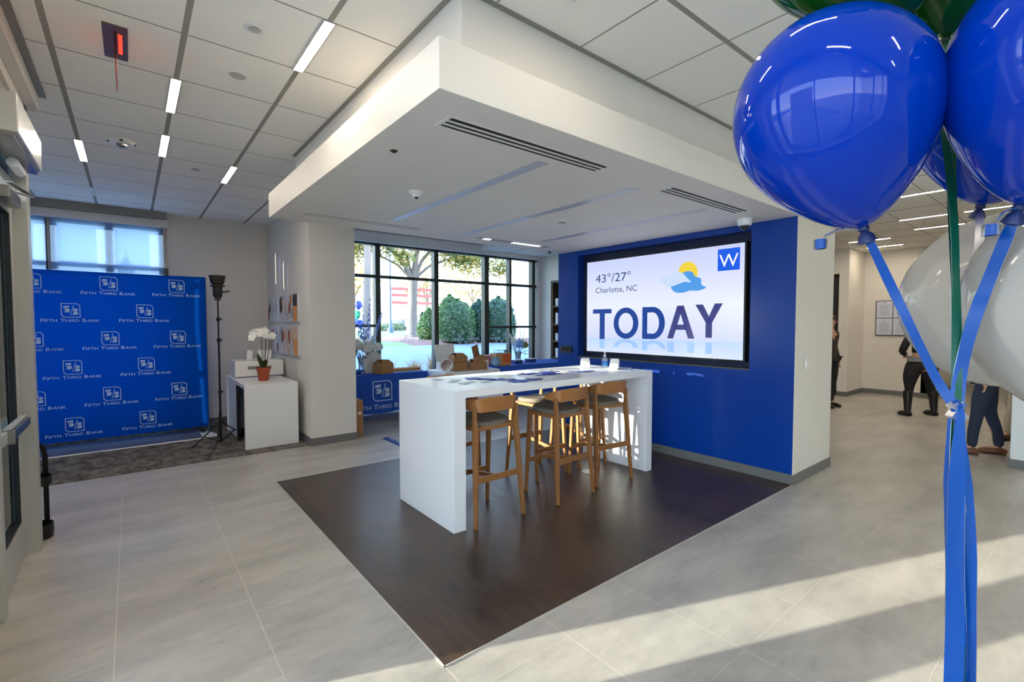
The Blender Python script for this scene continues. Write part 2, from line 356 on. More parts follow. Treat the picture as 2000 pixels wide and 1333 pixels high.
# main window
m = MB()
for x, wd in ((2.46, .08), (3.71, .1), (4.985, .1), (6.275, .12), (6.96, .06), (7.68, .09)): m.box(x-wd/2, x+wd/2, 8.72, 8.86, .42, 3.12)
m.box(2.42, 7.78, 8.74, 8.85, 2.46, 2.515); m.box(2.42, 3.7, 8.74, 8.85, 1.515, 1.565); m.box(6.275, 7.78, 8.74, 8.85, 1.475, 1.525)
m.box(2.42, 7.78, 8.72, 8.86, .42, .5); m.box(2.42, 7.78, 8.72, 8.86, 3.08, 3.12)
wm = struct(m.build('window_2', BRONZE, bevel=.004), 'big dark framed window onto the garden')
MB().box(2.42, 7.78, 8.79, 8.798, .42, 3.12).build('window_pane', GLASS, wm)
dec = [(5.12,1.32),(5.19,1.24),(5.27,1.24),(5.43,1.24),(5.51,1.24),(5.59,1.24),(5.67,1.24),(5.67,1.39),(5.59,1.32),(5.59,1.16),(5.75,1.16),(5.83,1.24),(5.91,1.24),(5.99,1.24),(6.07,1.24),(5.91,1.32),(5.91,1.4),(5.43,1.4),(6.0,1.16),(6.43,1.24),(6.51,1.24),(6.59,1.24),(6.67,1.24),(6.51,1.32),(6.67,1.4),(6.59,1.16),(6.75,1.16),(6.83,1.24),(4.31,1.32),(4.46,1.4),(4.31,1.24),(4.39,1.24),(4.46,1.24),(4.62,1.32),(4.62,1.24),(4.70,1.24),(4.23,1.24),(3.3,1.24),(3.46,1.24),(3.46,1.32),(6.83,1.32)]
m = MB()
for x, z in dec:
    a, t = .029, .008
    for q in ((x-a, x+a, z+a-t, z+a), (x-a, x+a, z-a, z-a+t), (x-a, x-a+t, z-a, z+a), (x+a-t, x+a, z-a, z+a)): m.box(q[0], q[1], 8.784, 8.789, q[2], q[3])
m.build('window_decals', mat('white_vinyl', '#f2f4f5', .6), wm)
# garden side wall of the window bay, with bookcase recess
b = MB(); b.box(7.85, 8.2, 8.3, 8.75, 0, 3.5); b.box(7.85, 8.2, 5.16, 7.2, 0, 3.5); b.box(7.85, 8.2, 7.2, 8.3, 2.6, 3.5); b.box(7.85, 8.2, 7.2, 8.3, 0, .12); b.box(8.2, 8.3, 7.2, 8.3, 0, 3.5)
struct(b.build('wall_bay', WALLW)); struct(MB().box(7.78, 7.86, 8.66, 8.75, 0, 3.5).build('trim_2', WALLW))
bc = thing('bookcase', 'dark brown built-in shelving unit just left of the blue wall', 'bookcase', (7.9, 7.75, .12))
BR = mat('dark_brown_wood', '#4a3626', .5, noise=(5, .12, (1, 1, 6)))
b = MB(); b.box(-.03, .29, -.55, -.5, 0, 2.48); b.box(-.03, .29, .5, .55, 0, 2.48); b.box(.27, .29, -.5, .5, 0, 2.48); b.box(-.03, .27, -.5, .5, 2.43, 2.48); b.box(-.03, .27, -.5, .5, 0, .06)
b.build('carcass', BR, bc)
for z in (.62, 1.02, 1.42, 1.85): MB().box(-.02, .27, -.5, .5, z, z+.03).build('shelf', BR, bc)
for i, (z, n) in enumerate(((.65, 3), (1.05, 1), (1.45, 3), (1.88, 3))):
    pass
LEAFLET = mat('leaflet_white', '#eef0f2', .5)
lf = None
for z, nm in ((.77, 'lowest'), (1.17, 'second'), (1.57, 'third'), (2.0, 'top')):
    for j, y in enumerate((8.15, 8.05, 7.93)):
        lab = 'white leaflet standing on the %s shelf of the brown bookcase' % nm
        if lf is None:
            lf = MB().box(-.08, .06, -.035, .035, 0, .22).build('leaflet', LEAFLET, bevel=.002); tag(lf, lab, 'leaflet', 'leaflets on the %s shelf' % nm); lf.location = (7.98, y, z+.002)
        else:
            c = lf.copy(); COL.objects.link(c); c.location = (7.98, y, z+.002); c['label'] = lab; c['group'] = 'leaflets on the %s shelf' % nm; c.scale = (1, 1, .8+.2*((j*7+len(nm)) % 3))

# left storefront return and west walls
b = MB(); b.box(-3.2, -3, 4.7, 5.95, 0, 3.4); b.box(-3.2, -3, 6.85, 8.95, 0, 3.4); b.box(-3.2, -3, 5.95, 6.85, 0, 1.2); b.box(-3.2, -3, 5.95, 6.85, 2.2, 3.4); b.box(-3.2, -.68, 4.6, 4.72, 0, 3.4)
struct(b.build('wall_left', WALLW))
m = MB(); [m.box(-3.12, -3.06, y-.02, y+.02, 1.2, 2.2) for y in (5.97, 6.4, 6.83)]
f = struct(m.build('window_3', BRONZE)); MB().box(-3.1, -3.094, 5.95, 6.85, 1.2, 2.2).build('window_pane', GLASS, f)  # unseen window, placed and sized to throw sun on the far table panel
b = MB(); b.box(-.8, -.6, 2.925, 3.62, 0, 3.2); b.box(-.8, -.6, 2.68, 2.9, 0, 3.2); b.box(-.8, -.6, 1.9, 2.21, 0, 3.2); b.box(-.8, -.6, -5, -4.6, 0, 3.2); b.box(-.8, -.6, 1.38, 1.42, 0, 3.2); b.box(-.8, -.6, -4.6, 1.42, 0, .1); b.box(-.8, -.6, -4.6, 1.42, 3.02, 3.2); b.box(-.8, -.6, 1.42, 2.925, 0, .1); b.box(-.8, -.6, 1.42, 2.925, 3.02, 3.2)
struct(b.build('wall_entrance', WALLW))  # unseen openings and slit shaped for floor sun streaks and extra sky fill
m = MB(); [m.box(-.72, -.66, y-.015, y+.015, .1, 3.02) for y in (-4.55, -3.4, -2.2, -1.0, .2, 1.36, 1.43, 1.89, 2.22, 2.67)]
f = struct(m.build('window_4', ALU)); MB().box(-.69, -.684, -4.6, 2.925, .1, 3.02).build('window_pane', GLASS, f)
struct(MB().box(-13, -12, .2, 5.85, -.05, 4.8).build('sun_blocker_west', mat('blocker_pale', '#b5aca0', .9)))  # unseen slab added to stop direct sun reaching the entrance glazing
# unseen blocker wall, added to keep low sun off the garden window
struct(MB().box(-6.3, -6, 11.5, 20, -.05, 7).build('sun_blocker_garden', mat('blocker_grey', '#8f8c86', .8)))
# south and east enclosure
struct(MB().box(-.8, 17, -5.2, -5, 0, 3.2).build('wall_front', WALLW))
struct(MB().box(16.9, 17.1, -5, 8.95, 0, 3.4).build('wall_right', WALLW))
struct(MB().box(8.3, 17, 8.75, 8.95, 0, 3.4).build('wall_far_back', WALLW))
# hall walls
struct(MB().box(12.03, 13.3, 3.44, 3.62, 0, 3.2).build('wall_hall_return', WALLW))
struct(MB().box(13.1, 13.3, 2.22, 3.44, 0, 3.2).box(13.1, 16.9, 2.22, 2.4, 0, 3.2).build('wall_hall', WALLW))
struct(MB().box(12.03, 12.2, 3.62, 4.7, 2.66, 3.2).box(12.03, 12.2, 4.7, 8.75, 0, 3.2).build('wall_hall_side', WALLW))
b = MB(); b.box(13.3, 13.4, 3.62, 8.75, 0, 3.2); b.box(12.2, 13.3, 4.72, 4.8, 0, 3.2)
struct(b.build('wall_back_room', mat('back_room_paint', '#8a7c6b', .8)))
d = MB().box(12.08, 12.12, 3.64, 4.02, .01, 2.6).build('door_2', mat('dark_door', '#1d1a17', .4)); struct(d, 'dark open door at the end of the hall')
MB().box(12.05, 12.08, 3.68, 3.72, 1.0, 1.12).build('door_handle', METAL, d)
struct(MB().box(7.52, 8.3, -3.0, .6, 0, 3.2).build('wall_pillar', mat('cool_white_paint', '#dfe3e2', .6)), 'white wall corner at the right edge')
# baseboards
def bboard(name, *boxes):
    b = MB(); [b.box(*q) for q in boxes]; return struct(b.build(name, BASEG))
bboard('baseboard_back', (.44, 1.79, 8.738, 8.75, 0, .1), (-3, .44, 8.738, 8.75, 0, .1), (2.38, 7.85, 8.738, 8.75, 0, .1))
bboard('baseboard_column', (1.778, 1.79, 6.358, 8.738, 0, .1), (1.79, 2.392, 6.358, 6.37, 0, .1), (2.38, 2.392, 6.37, 8.738, 0, .1))
bboard('baseboard_television_wall', (5.028, 5.04, 1.858, 5.17, 0, .1), (5.04, 6.052, 1.858, 1.87, 0, .1), (6.04, 6.052, 1.87, 5.16, 0, .1), (5.04, 6.04, 5.16, 5.172, 0, .1))
bboard('baseboard_hall', (12.018, 12.03, 3.43, 3.62, 0, .1), (12.03, 13.1, 3.428, 3.44, 0, .1), (13.088, 13.1, 2.21, 3.428, 0, .1), (13.1, 16.9, 2.208, 2.22, 0, .1), (12.018, 12.03, 4.7, 8.7, 0, .1))
bboard('baseboard_pillar', (7.508, 7.52, -3, .612, 0, .1), (7.52, 8.3, .6, .612, 0, .1))

# ceilings
CL = m_ceil('ceiling_panels_left', False, -.3225, .5925, 2.62, .617); CR = m_ceil('ceiling_panels_right', True, 1.39, 1.25, 2.075, .61); CH = m_ceil('ceiling_panels_hall', False, 7.65, .9, .2, .61)
struct(MB().box(-3.2, 1.27, -5, 8.95, 3.2, 3.3).box(1.27, 1.79, 4.9, 8.95, 3.2, 3.3).build('ceiling', CL))
struct(MB().box(1.27, 6.04, -5, 1.97, 3.2, 3.3).build('ceiling.001', CR))
struct(MB().box(6.04, 17, -5, 8.95, 3.2, 3.3).build('ceiling.002', CH))
struct(MB().box(1.79, 8.3, 4.9, 8.95, 3.42, 3.5).box(1.78, 1.8, 4.9, 6.37, 3.2, 3.42).box(1.79, 8.3, 4.88, 4.9, 3.2, 3.42).build('ceiling.003', mat('plain_ceiling', '#d8d6d0', .9)))
TRIMC = mat('ceiling_edge_trim', '#8b8980', .5)
b = MB(); b.box(1.245, 1.27, 1.945, 4.9, 3.19, 3.2); b.box(1.245, 6.04, 1.945, 1.97, 3.19, 3.2); b.box(-3, .44, 8.55, 8.6, 3.1, 3.2)
struct(b.build('trim_3', TRIMC))
# two-tier drywall soffit
b = MB(); b.box(1.08, 6.04, 1.856, 5.15, 2.63, 2.86); b.box(1.27, 6.04, 1.97, 4.9, 2.86, 3.2)
struct(b.build('ceiling_soffit', SOFF, bevel=.003), 'two-tier white dropped ceiling over the bar table')

# television wall: white block, blue front with a dark recess
b = MB(); b.box(5.16, 6.04, 1.87, 5.16, 0, 2.63)
b.box(5.04, 5.16, 4.755, 5.16, 0, 2.63, 1); b.box(5.04, 5.16, 1.8705, 2.31, 0, 2.63, 1); b.box(5.04, 5.16, 2.31, 4.755, 0, 1.10, 1); b.box(5.04, 5.16, 2.31, 4.755, 2.56, 2.63, 1)
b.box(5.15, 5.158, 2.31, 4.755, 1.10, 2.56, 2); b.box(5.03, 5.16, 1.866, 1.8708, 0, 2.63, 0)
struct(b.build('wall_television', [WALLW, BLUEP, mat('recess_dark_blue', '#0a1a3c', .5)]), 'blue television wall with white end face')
b = MB(); b.box(5.045, 5.15, 2.312, 4.753, 1.1, 1.115); struct(b.build('trim_4', mat('recess_ledge', '#55554d', .4)))

# ---------------------------------------------------------------- television and picture
tv = thing('television', 'huge wall screen showing the weather and the word TODAY', 'television', (5.14, 3.487, 1.2))
TW, TH = 2.206, 1.244
b = MB(); b.box(-.085, .0, -TW/2-.018, TW/2+.018, -.018, TH+.018); b.build('casing', BLACK, tv, bevel=.004)
m = mat('screen_glow', '#cfdcff', .2); g = NG(m)
tcn = g.add('ShaderNodeTexCoord'); sp = g.add('ShaderNodeSeparateXYZ'); g.l(tcn.outputs['Object'], sp.inputs[0])
zz = sp.outputs[2]; yy = sp.outputs[1]
low = g.mix(g.rng(zz, .0, .2, 0, 1), (.72, .80, 1.0), (.52, .70, 1.0)); hi = g.mix(g.rng(g.m('ABSOLUTE', g.m('SUBTRACT', zz, .62)), 0, .6, 0, 1), (.84, .88, 1.0), (.60, .66, .98))
cc = g.mix(g.m('GREATER_THAN', zz, .19), low, hi)
g.l(cc, g.b.inputs['Emission Color']); g.b.inputs['Emission Strength'].default_value = .325; g.b.inputs['Base Color'].default_value = (.02, .02, .03, 1)
MB().box(-.09, -.085, -TW/2, TW/2, 0, TH).build('screen', m, tv)
SX = -.0915
def P(y, z): return (SX, y-3.487, z-1.2)
def flat(mb, pts, m=0, dx=0): mb.add([(SX+dx, y-3.487, z-1.2) for y, z in pts], [tuple(range(len(pts)))], m)
def ring(mb, cy, cz, ay, az, by, bz, a0=0, a1=360, m=0, n=28):
    vs = []; 
    for k in range(n+1):
        t = R(a0+(a1-a0)*k/n); vs += [(SX, cy+ay*math.cos(t)-3.487, cz+az*math.sin(t)-1.2), (SX, cy+by*math.cos(t)-3.487, cz+bz*math.sin(t)-1.2)]
    mb.add(vs, [(2*k, 2*k+1, 2*k+3, 2*k+2) for k in range(n)], m)
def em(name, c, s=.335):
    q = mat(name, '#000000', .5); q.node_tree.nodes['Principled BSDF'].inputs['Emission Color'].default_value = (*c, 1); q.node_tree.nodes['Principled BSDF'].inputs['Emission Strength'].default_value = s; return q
NAVY = em('screen_navy', lin('#123f93')); NAVY2 = em('screen_violet', lin('#3c3f80')); INK = em('screen_ink', lin('#274a74'))
def rowz(y): return (1.40, 1.80)
b = MB(); zb, zt = 1.395, 1.795
b2 = MB()
flat(b, [(4.478, zt-.01), (4.15, zt-.01), (4.15, zt-.07), (4.265, zt-.07), (4.265, zb-.02), (4.355, zb-.02), (4.355, zt-.07), (4.478, zt-.07)])
ring(b, 3.912, (zb+zt)/2-.002, .2, .205, .117, .135)
flat(b, [(3.655, zb), (3.58, zb), (3.58, zt), (3.655, zt)]); flat(b, [(3.58, zt), (3.5, zt), (3.5, zt-.068), (3.58, zt-.068)]); flat(b, [(3.58, zb), (3.5, zb), (3.5, zb+.068), (3.58, zb+.068)])
ring(b, 3.5, (zb+zt)/2, .172, .2, .09, .132, 90, 270)
ya, yb_ = 3.294, 2.938; at = (3.165, 3.078)
flat(b2, [(ya, zb+.015), (ya-.08, zb+.015), (3.118, 1.70), (3.078, zt+.005), (3.165, zt+.005)]); flat(b2, [(yb_, zb+.02), (yb_+.082, zb+.02), (3.118, 1.70), (3.165, zt+.005), (3.078, zt+.005)]); flat(b2, [(3.2, 1.515), (3.03, 1.515), (3.045, 1.577), (3.185, 1.577)])
flat(b2, [(2.805, 1.43), (2.728, 1.43), (2.728, 1.60), (2.805, 1.60)]); flat(b2, [(2.932, 1.806), (2.84, 1.806), (2.767, 1.67), (2.728, 1.60), (2.805, 1.60)]); flat(b2, [(2.608, 1.812), (2.70, 1.812), (2.767, 1.67), (2.805, 1.60), (2.728, 1.60)])
b.build('screen_lettering', NAVY, tv); b2.build('screen_lettering', NAVY2, tv)
b = MB(); put_text(b, '43°/27°', P(4.43, 2.15), (0,-1,0), (0,0,1), .16, 'l', fitw=.59); b.build('screen_temperature', INK, tv); b = MB(); put_text(b, 'Charlotte, NC', P(4.43, 2.008), (0,-1,0), (0,0,1), .11, 'l', fitw=.69)
b.build('screen_caption', INK, tv)
b = MB(); flat(b, [(2.675, 2.402), (2.43, 2.402), (2.43, 2.165), (2.675, 2.165)]); put_text(b, 'W', (SX-.0008, 2.552-3.487, 2.205-1.2), (0,-1,0), (0,0,1), .2, 'c', m=1, fitw=.21)
b.build('screen_badge', [em('badge_blue', lin('#0a5ae6')), em('badge_white', (.95, .97, 1))], tv)
# soft reflections of the word and its horizon
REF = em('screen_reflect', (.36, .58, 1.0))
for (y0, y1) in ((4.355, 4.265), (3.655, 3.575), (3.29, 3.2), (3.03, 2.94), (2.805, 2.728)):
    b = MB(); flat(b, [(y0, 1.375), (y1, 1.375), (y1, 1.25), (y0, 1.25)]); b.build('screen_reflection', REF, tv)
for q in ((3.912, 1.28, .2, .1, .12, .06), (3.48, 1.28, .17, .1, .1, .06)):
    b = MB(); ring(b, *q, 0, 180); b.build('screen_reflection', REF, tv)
# sun behind clouds
def cloud(mb, pts):
    n = len(pts); out = []
    for i in range(n):
        p0, p1, p2, p3 = [Vector(pts[(i+k-1) % n]) for k in range(4)]
        for j in range(5): u = j/5; v = .5*((2*p1)+(-p0+p2)*u+(2*p0-5*p1+4*p2-p3)*u*u+(-p0+3*p1-3*p2+p3)*u**3); out.append((v.x, v.y))
    flat(mb, out)

b = MB(); ring(b, 3.035, 2.17, .125, .135, 0, 0, 0, 360); [flat(b, [(3.035+.135*math.cos(t)-.004, 2.17+.145*math.sin(t)), (3.035+.135*math.cos(t)+.004, 2.17+.145*math.sin(t)), (3.035+.165*math.cos(t), 2.17+.18*math.sin(t))]) for t in [R(40+k*14) for k in range(9)]]
b.build('screen_sun', em('sun_yellow', lin('#f0d23c')), tv)
b = MB(); b.T = Matrix.Translation((-.001, 0, 0))
cloud(b, [(3.25, 2.03), (3.20, 1.965), (3.10, 1.95), (3.0, 1.97), (2.90, 1.965), (2.805, 1.995), (2.86, 2.03), (2.87, 2.10), (2.94, 2.13), (2.98, 2.185), (3.06, 2.195), (3.12, 2.16), (3.16, 2.08)])
b.build('screen_cloud', em('cloud_blue', lin('#4f9be6')), tv)
b = MB(); b.T = Matrix.Translation((-.002, 0, 0))
cloud(b, [(3.41, 2.135), (3.34, 2.06), (3.27, 2.03), (3.17, 2.05), (3.07, 2.075), (2.99, 2.065), (3.04, 2.12), (3.09, 2.17), (3.16, 2.20), (3.24, 2.17), (3.31, 2.15)])
b.build('screen_cloud', em('cloud_pale', lin('#c9dcf8')), tv)
MB().ball((-.093, .2-1.0, -.012), .004).build('indicator_light', em('standby', (.3, .5, 1)), tv)

# ---------------------------------------------------------------- ceiling fittings
DIM = mat('strip_diffuser_dim', '#fff0da', .5, emit=13)
def strip_light(label, x, y0, y1, axis='y', group='linear ceiling lights'):
    L = y1-y0; t = thing('ceiling_light', label, 'ceiling light', ((x, (y0+y1)/2, 3.2) if axis == 'y' else ((y0+y1)/2, x, 3.2)), 0 if axis == 'y' else R(90), group)
    b = MB(); b.box(-.034, -.026, -L/2, L/2, -.009, 0); b.box(.026, .034, -L/2, L/2, -.009, 0); b.box(-.034, .034, -L/2-.008, -L/2, -.009, 0); b.box(-.034, .034, L/2, L/2+.008, -.009, 0)
    b.build('frame', ALU, t); MB().box(-.026, .026, -L/2, L/2, -.007, -.002).build('diffuser', LIGHT if axis == 'y' else DIM, t); return t
gl = 'linear lights in the left ceiling'
strip_light('lit ceiling strip nearest the white dropped ceiling, largest and brightest', .8625, 2.62, 3.237, group=gl)
strip_light('lit ceiling strip right of the hanging exit sign, middle row', .27, 3.854, 4.47, group=gl)
strip_light('lit ceiling strip in the middle row, behind the smoke detector', .27, 5.05, 5.69, group=gl)
strip_light('lit ceiling strip at far left beside the dome detector', -.3225, 5.65, 6.34, group=gl)
strip_light('small lit ceiling strip at the back near the dropped ceiling corner', .8625, 5.62, 6.33, group=gl)
for x, y in ((.27, 1.4), (.8625, .2), (-.2, -.6), (.8625, -1.6), (.27, -3)): strip_light('lit ceiling strip above the entrance behind the viewer', x, y, y+.617, group='linear lights behind the viewer')
strip_light('lit ceiling strip touching the top edge of the photo, above the right beam', 1.39, 1.45, 2.05, 'x', 'linear lights in the right ceiling')
for x, y in ((2.7, -.4), (3.9, .2), (5.1, -1.0), (2.7, -2.6), (5.1, -3), (7, -2.2), (9, -2.2)): strip_light('lit ceiling strip outside the picture on the right', y, x, x+.617, 'x', 'linear lights on the right outside the picture')
gh = 'linear lights in the hall'
strip_light('lit hall ceiling strip nearest, just right of the big blue balloon', 7.65, 1.15, 1.72, group=gh)
strip_light('long lit hall ceiling strip, second one back', 9.4, 1.42, 2.04, group=gh)
strip_light('lit hall ceiling strip behind the green ribbon, second row', 9.4, .62, 1.3, group=gh)
strip_light('lit hall ceiling strip, third one back', 10.5, 1.45, 2.07, group=gh)
strip_light('lit hall ceiling strip under the balloon knot, farthest back', 11.2, 2.56, 3.22, group=gh)
strip_light('lit hall ceiling strip seen through the white balloon', 10.5, .6, 1.3, group=gh)
for x, y in ((14.5, .5), (12.3, 2.6), (9.4, -.6), (11.6, -.4), (12.6, .7), (7.65, 4.2), (9.4, 4.4), (11, 4.6), (12.6, -1.4), (7.65, -.4)): strip_light('extra ceiling strip added to brighten the hall', x, y, y+.6, group='strips added to brighten the hall')  # strips added to lift a dark hall, mostly out of view
MB().box(-.3405, -.3045, 7.5, 8.0, 3.193, 3.2).build('ceiling_light_off', mat('unlit_diffuser', '#cfcfca', .4)); tag(bpy.data.objects['ceiling_light_off'], 'short unlit white ceiling strip near the left window', 'ceiling light')

def disc(name, label, cat, x, y, z, r, h=.012, inner=.5, group=None, mi=None):
    t = thing(name, label, cat, (x, y, z), 0, group)
    MB().lathe([(0, -.001), (r*.8, -h*.9), (r, -h*.5), (r, 0)][::-1], 24).build('rim', WHITE, t, smooth=True)
    MB().lathe([(r*inner, -h-.002), (r*inner*.9, -h-.004), (0, -h-.004)], 24).build('grille', mi or mat('speaker_grey', '#b6b5b0', .6), t); return t
disc('ceiling_speaker', 'round white ceiling speaker above left of the big light strip', 'speaker', .562, 2.93, 3.2, .055, inner=.5)
disc('ceiling_speaker', 'round ceiling disc between the two brightest strips', 'speaker', .575, 3.54, 3.2, .055, inner=.8)
disc('ceiling_speaker', 'round white speaker at the very top of the photo over the right beam', 'speaker', 1.72, 1.66, 3.2, .06, inner=.45)
disc('ceiling_disc', 'small flat disc on the ceiling near the back strip', 'disc', .565, 5.95, 3.2, .05, inner=.8)
disc('ceiling_disc', 'small round grey plate in the blueish dropped ceiling', 'disc', 3.444, 3.473, 2.63, .05, inner=.85)
for i, (x, y, l) in enumerate(((.57, 4.17, 'tiny red and white sprinkler between middle and right light strips'), (-.02, 6.4, 'tiny sprinkler behind the dome detector'))):
    t = thing('sprinkler', l, 'sprinkler', (x, y, 3.2)); MB().lathe([(.022, 0), (.02, -.004), (.006, -.006), (.006, -.03), (.015, -.032), (.015, -.035), (0, -.036)], 12).build('body', WHITE, t); MB().ball((0, 0, -.018), .006).build('bulb', mat('red_bulb', '#b01818', .2), t)
t = thing('smoke_detector', 'white dome detector on the left ceiling', 'detector', (-.026, 5.44, 3.2))
MB().lathe([(.1, 0), (.1, -.012), (.085, -.03), (.05, -.036), (0, -.036)], 24).build('base', WHITE, t, smooth=True); MB().lathe([(.04, -.036), (.038, -.05), (.02, -.062), (0, -.065)], 20).build('dome', METAL, t, smooth=True)
b = MB(); [b.box(.085*math.cos(a)-.012, .085*math.cos(a)+.012, .085*math.sin(a)-.012, .085*math.sin(a)+.012, -.03, -.02) for a in (0, 1.57, 3.14, 4.7)]; b.build('vents', BLACK, t)
t = thing('smoke_detector', 'small white detector under the dropped ceiling', 'detector', (1.772, 3.414, 2.63))
MB().lathe([(.055, 0), (.055, -.012), (.035, -.022), (.03, -.045), (0, -.048)], 24).build('base', WHITE, t, smooth=True); MB().ball((0, -.01, -.045), .016).build('sensor', BLACK, t)
t = thing('sprinkler', 'dark round sprinkler hole near the front of the dropped ceiling', 'sprinkler', (1.253, 2.691, 2.63))
MB().lathe([(.022, 0), (.022, -.004), (0, -.005)], 20).build('plate', mat('dusty_ring', '#4a3b2a', .9), t); MB().lathe([(.012, -.005), (.009, -.012), (0, -.012)], 12).build('nozzle', DARK, t)
t = thing('security_camera', 'white dome security camera beside the top right of the screen', 'camera', (4.775, 2.26, 2.63))
MB().lathe([(.07, 0), (.07, -.03), (.062, -.065), (.05, -.07)], 24).build('housing', WHITE, t, smooth=True); MB().lathe([(.045, -.065), (.04, -.095), (.02, -.112), (0, -.115)], 20).build('lens_dome', mat('smoked_glass', '#2a2f38', .05), t, smooth=True)
t = thing('security_camera', 'tiny dark ceiling sensor above the right end of the window', 'camera', (4.75, 5.05, 2.63)); MB().lathe([(.02, 0), (.02, -.015), (.012, -.03), (0, -.032)], 12).build('housing', BLACK, t)

def slot_vent(label, x0, x1, y, z=2.63, n=3, wd=.13, dark=True, lit=False):
    L = x1-x0; t = thing('ceiling_vent', label, 'air vent', ((x0+x1)/2, y, z), 0, 'slot vents in the dropped ceiling')
    b = MB(); b.box(-L/2-.02, L/2+.02, -wd/2-.008, -wd/2, -.004, 0); b.box(-L/2-.02, L/2+.02, wd/2, wd/2+.008, -.004, 0); b.box(-L/2-.02, -L/2, -wd/2, wd/2, -.004, 0); b.box(L/2, L/2+.02, -wd/2, wd/2, -.004, 0)
    p = wd/n
    for k in range(1, n): b.box(-L/2, L/2, -wd/2+k*p-.009, -wd/2+k*p+.009, -.004, 0)
    b.build('frame', SOFF, t)
    b = MB()
    for k in range(n): b.box(-L/2, L/2, -wd/2+k*p+.009, -wd/2+(k+1)*p-.009, -.0015, -.0005)
    b.build('slot', DARK if dark else mat('grey_slots', '#74767a', .5), t); return t
slot_vent('long black slotted vent at the front of the dropped ceiling', 1.28, 2.48, 2.14)
slot_vent('shorter-looking black slotted vent in front of the television', 3.24, 4.45, 2.14)
slot_vent('pale slotted vent near the white pier', 1.3, 2.5, 4.75, dark=False)
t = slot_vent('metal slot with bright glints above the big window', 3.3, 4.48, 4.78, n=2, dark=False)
MB().box(-.05, .42, -.03, .03, -.006, -.002).build('glint_patch', mat('glint_glow', '#f5f7ff', .4, emit=.9), t); MB().box(-.5, -.4, -.03, .03, -.006, -.002).build('glint_patch', _M['glint_glow'], t)  # emissive patches stand in for sun glints in the slot
UN = mat('unlit_soffit_lens', '#b9bcc4', .3)
for x, y0, y1, l in ((2.09, 2.28, 4.5, 'leftmost of three long unlit strips in the dropped ceiling'), (3.055, 2.28, 4.68, 'middle long unlit strip in the dropped ceiling'), (4.1, 2.3, 4.5, 'long unlit strip nearest the television')):
    t = thing('ceiling_light', l, 'ceiling light', (x, (y0+y1)/2, 2.63), 0, 'unlit strips in the dropped ceiling'); L = y1-y0
    MB().box(-.045, .045, -L/2, L/2, -.0025, 0).build('diffuser', UN, t)
# exit sign: plate with an edge-lit hanging panel
t = thing('exit_sign', 'ceiling exit sign with a thin clear red-glowing panel hanging from a bronze plate', 'exit sign', (-.03, 3.575, 3.2))
MB().box(-.055, .055, -.205, .205, -.008, 0).build('ceiling_plate', mat('bronze_plate', '#7c6a5c', .35, .6), t, bevel=.002)
m = m_glass('acrylic_panel', (.95, .6, .58), .8)
MB().box(-.004, .004, -.15, .15, -.22, -.008).build('acrylic_panel', m, t)
b = MB(); put_text(b, 'EXIT', (-.0048, 0, -.175), (0,-1,0), (0,0,1), .17, 'c', fitw=.24); put_text(b, 'EXIT', (.0048, 0, -.175), (0,1,0), (0,0,1), .17, 'c', fitw=.24); b.build('lettering', mat('exit_red', '#e8584a', .4, emit=.4), t)
MB().box(.012, .03, -.12, .12, -.0095, -.008).build('light_bar', mat('red_led', '#ff3018', .4, emit=1), t)

# ================================================================== BAR TABLE AND STOOLS
t = thing('bar_table', 'tall glossy white bar table with waterfall ends on the dark plank floor', 'table', (3.11, 3.48, .004))
MB().box(-1.248, 1.25, -.462, .46, 1.022, 1.082).build('tabletop', WHITEG, t, bevel=.003)
MB().box(-1.248, -1.138, -.462, .46, 0, 1.0225).build('side_panel', WHITEG, t, bevel=.003); MB().box(1.154, 1.25, -.462, .46, 0, 1.0225).build('side_panel', WHITEG, t, bevel=.003)

